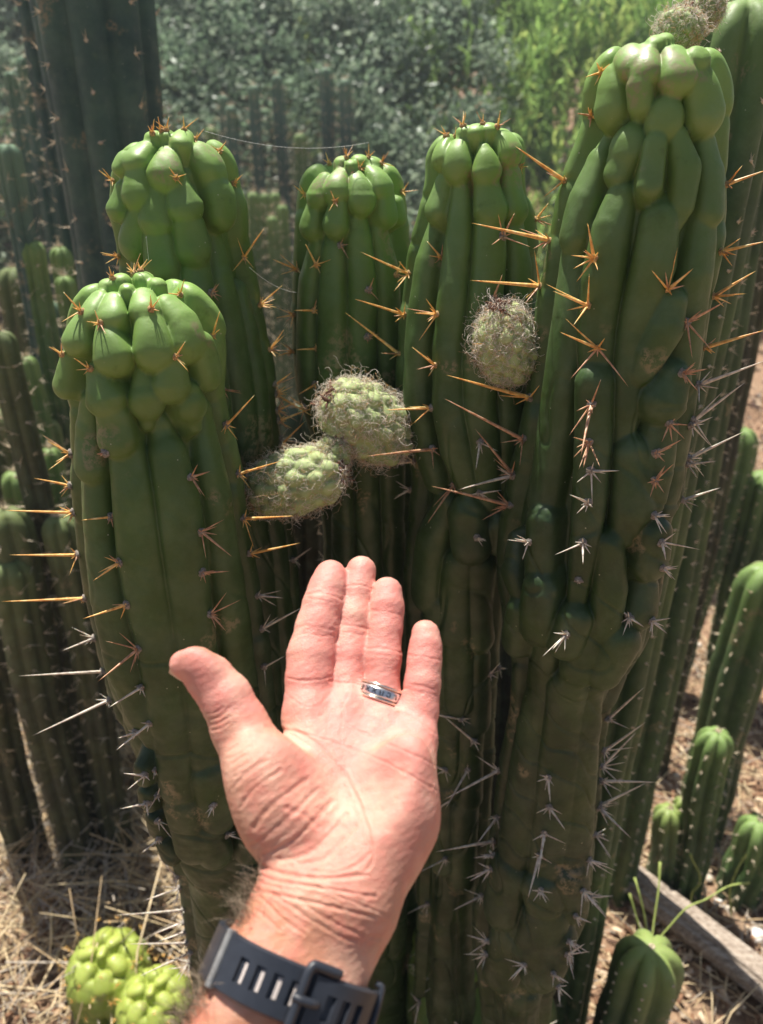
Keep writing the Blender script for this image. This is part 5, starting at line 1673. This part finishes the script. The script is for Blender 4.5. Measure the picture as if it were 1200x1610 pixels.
pl_ = [leaf_mat('pepper leaf', (0.30, 0.46, 0.13), .45, .9), leaf_mat('pepper leaf deep', (0.20, 0.33, 0.10), .45, .7), leaf_mat('pepper leaf yellow', (0.44, 0.54, 0.16), .45, .9)]
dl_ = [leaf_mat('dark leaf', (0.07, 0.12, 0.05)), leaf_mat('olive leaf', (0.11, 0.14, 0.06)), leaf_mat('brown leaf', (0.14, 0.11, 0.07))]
def at(x, y): return (x, y, float(gz(x, y)))
foliage('shrub', 'grey green small leaved shrub rising behind the thick post', 'shrub', at(-2.3, 5.8), 3.0, (1.5, 0.4), 60000, (0.06, 0.03), gl_, seed=1, shear=1.0)
foliage('shrub', 'dense dull green shrub behind the distant row of columns', 'shrub', at(-0.7, 5.7), 3.0, (1.6, 0.4), 80000, (0.06, 0.03), gl_, seed=2, shear=1.0)
foliage('pepper_tree', 'drooping bright green pepper tree filling the top right of the middle', 'tree', at(1.1, 6.2), 3.4, (2.1, 0.5), 90000, (0.10, 0.02), pl_, droop=0.45, seed=3, clumps=260, shear=0.9)
foliage('pepper_tree', 'second drooping tree at the top behind the largest stem', 'tree', at(3.2, 6.0), 3.3, (1.7, 0.5), 60000, (0.10, 0.02), pl_, droop=0.45, seed=4, clumps=200, shear=0.9)
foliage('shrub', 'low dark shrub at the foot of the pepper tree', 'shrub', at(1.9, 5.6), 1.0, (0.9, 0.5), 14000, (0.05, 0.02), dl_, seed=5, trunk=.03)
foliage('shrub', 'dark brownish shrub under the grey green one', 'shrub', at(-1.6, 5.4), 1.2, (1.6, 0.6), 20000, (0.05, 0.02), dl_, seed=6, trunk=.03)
foliage('shrub', 'dark shrub in the far upper left behind the thin columns', 'shrub', at(-4.2, 6.0), 3.0, (1.4, 0.4), 40000, (0.06, 0.03), gl_, seed=7, shear=1.0)
foliage('shrub', 'low green weed clump behind the two left stems', 'shrub', V(440, 560, 1.9) * np.array([1, 1, 0]), 0.62, (0.16, 0.14), 2200, (0.04, 0.012), pl_, seed=8, trunk=.006, clumps=30)
foliage('shrub', 'far wooded bank closing the view on the left', 'shrub', at(-3.0, 10.5), 4.6, (4.8, 1.5), 60000, (0.17, 0.085), gl_, seed=9, shear=1.0, trunk=.1, clumps=220, wob=.2)
foliage('shrub', 'far wooded bank closing the view on the right', 'shrub', at(4.5, 10.8), 4.6, (4.8, 1.5), 60000, (0.17, 0.085), pl_, seed=10, shear=1.0, trunk=.1, clumps=220, wob=.2)

# ---------------------------------------------------------------- spider silk
def web(p0, p1, sag, label):
    t = np.linspace(0, 1, 16)
    pts = [p0 * (1 - q) + p1 * q + np.array([0, 0, -sag * 4 * q * (1 - q)]) for q in t]
    o = mesh_obj('spider_thread', *tube(pts, [0.00013] * 16, 3), mat=M['web'])
    tag(o, label, 'spider thread')
web(V(322, 206, 0.69), V(580, 224, 0.74), 0.008, 'white spider thread strung between the tips of two stems')
web(V(230, 372, 0.62), V(234, 410, 0.62), 0, 'short spider thread hanging on the back left stem')
web(V(392, 420, 0.66), V(466, 460, 0.7), 0.004, 'fine spider thread between the left stem and the middle stem')
web(V(148, 620, 0.55), V(142, 850, 0.55), 0.0, 'spider thread hanging down the front left stem')

# ---------------------------------------------------------------- thin even veil added in place of the glare in the lens
def glare_haze():
    bpy_v = [(x, y, z) for z in (-2.0, 9.0) for (x, y) in ((-70, -12), (70, -12), (70, 125), (-70, 125))]
    fs = [(0, 3, 2, 1), (4, 5, 6, 7), (0, 1, 5, 4), (1, 2, 6, 5), (2, 3, 7, 6), (3, 0, 4, 7)]
    m = bpy.data.materials.new('glare_haze'); m.use_nodes = True; t = m.node_tree; t.nodes.clear()
    v = t.nodes.new('ShaderNodeVolumePrincipled'); v.inputs['Density'].default_value = GLARE_HAZE_D
    v.inputs['Color'].default_value = (0.86, 0.93, 1.0, 1); v.inputs['Anisotropy'].default_value = 0.3
    o = t.nodes.new('ShaderNodeOutputMaterial'); t.links.new(v.outputs[0], o.inputs['Volume'])
    ob = mesh_obj('glare_haze', bpy_v, fs, m, smooth=False); ob['kind'] = 'stuff'
GLARE_HAZE_D = 0.008
glare_haze()
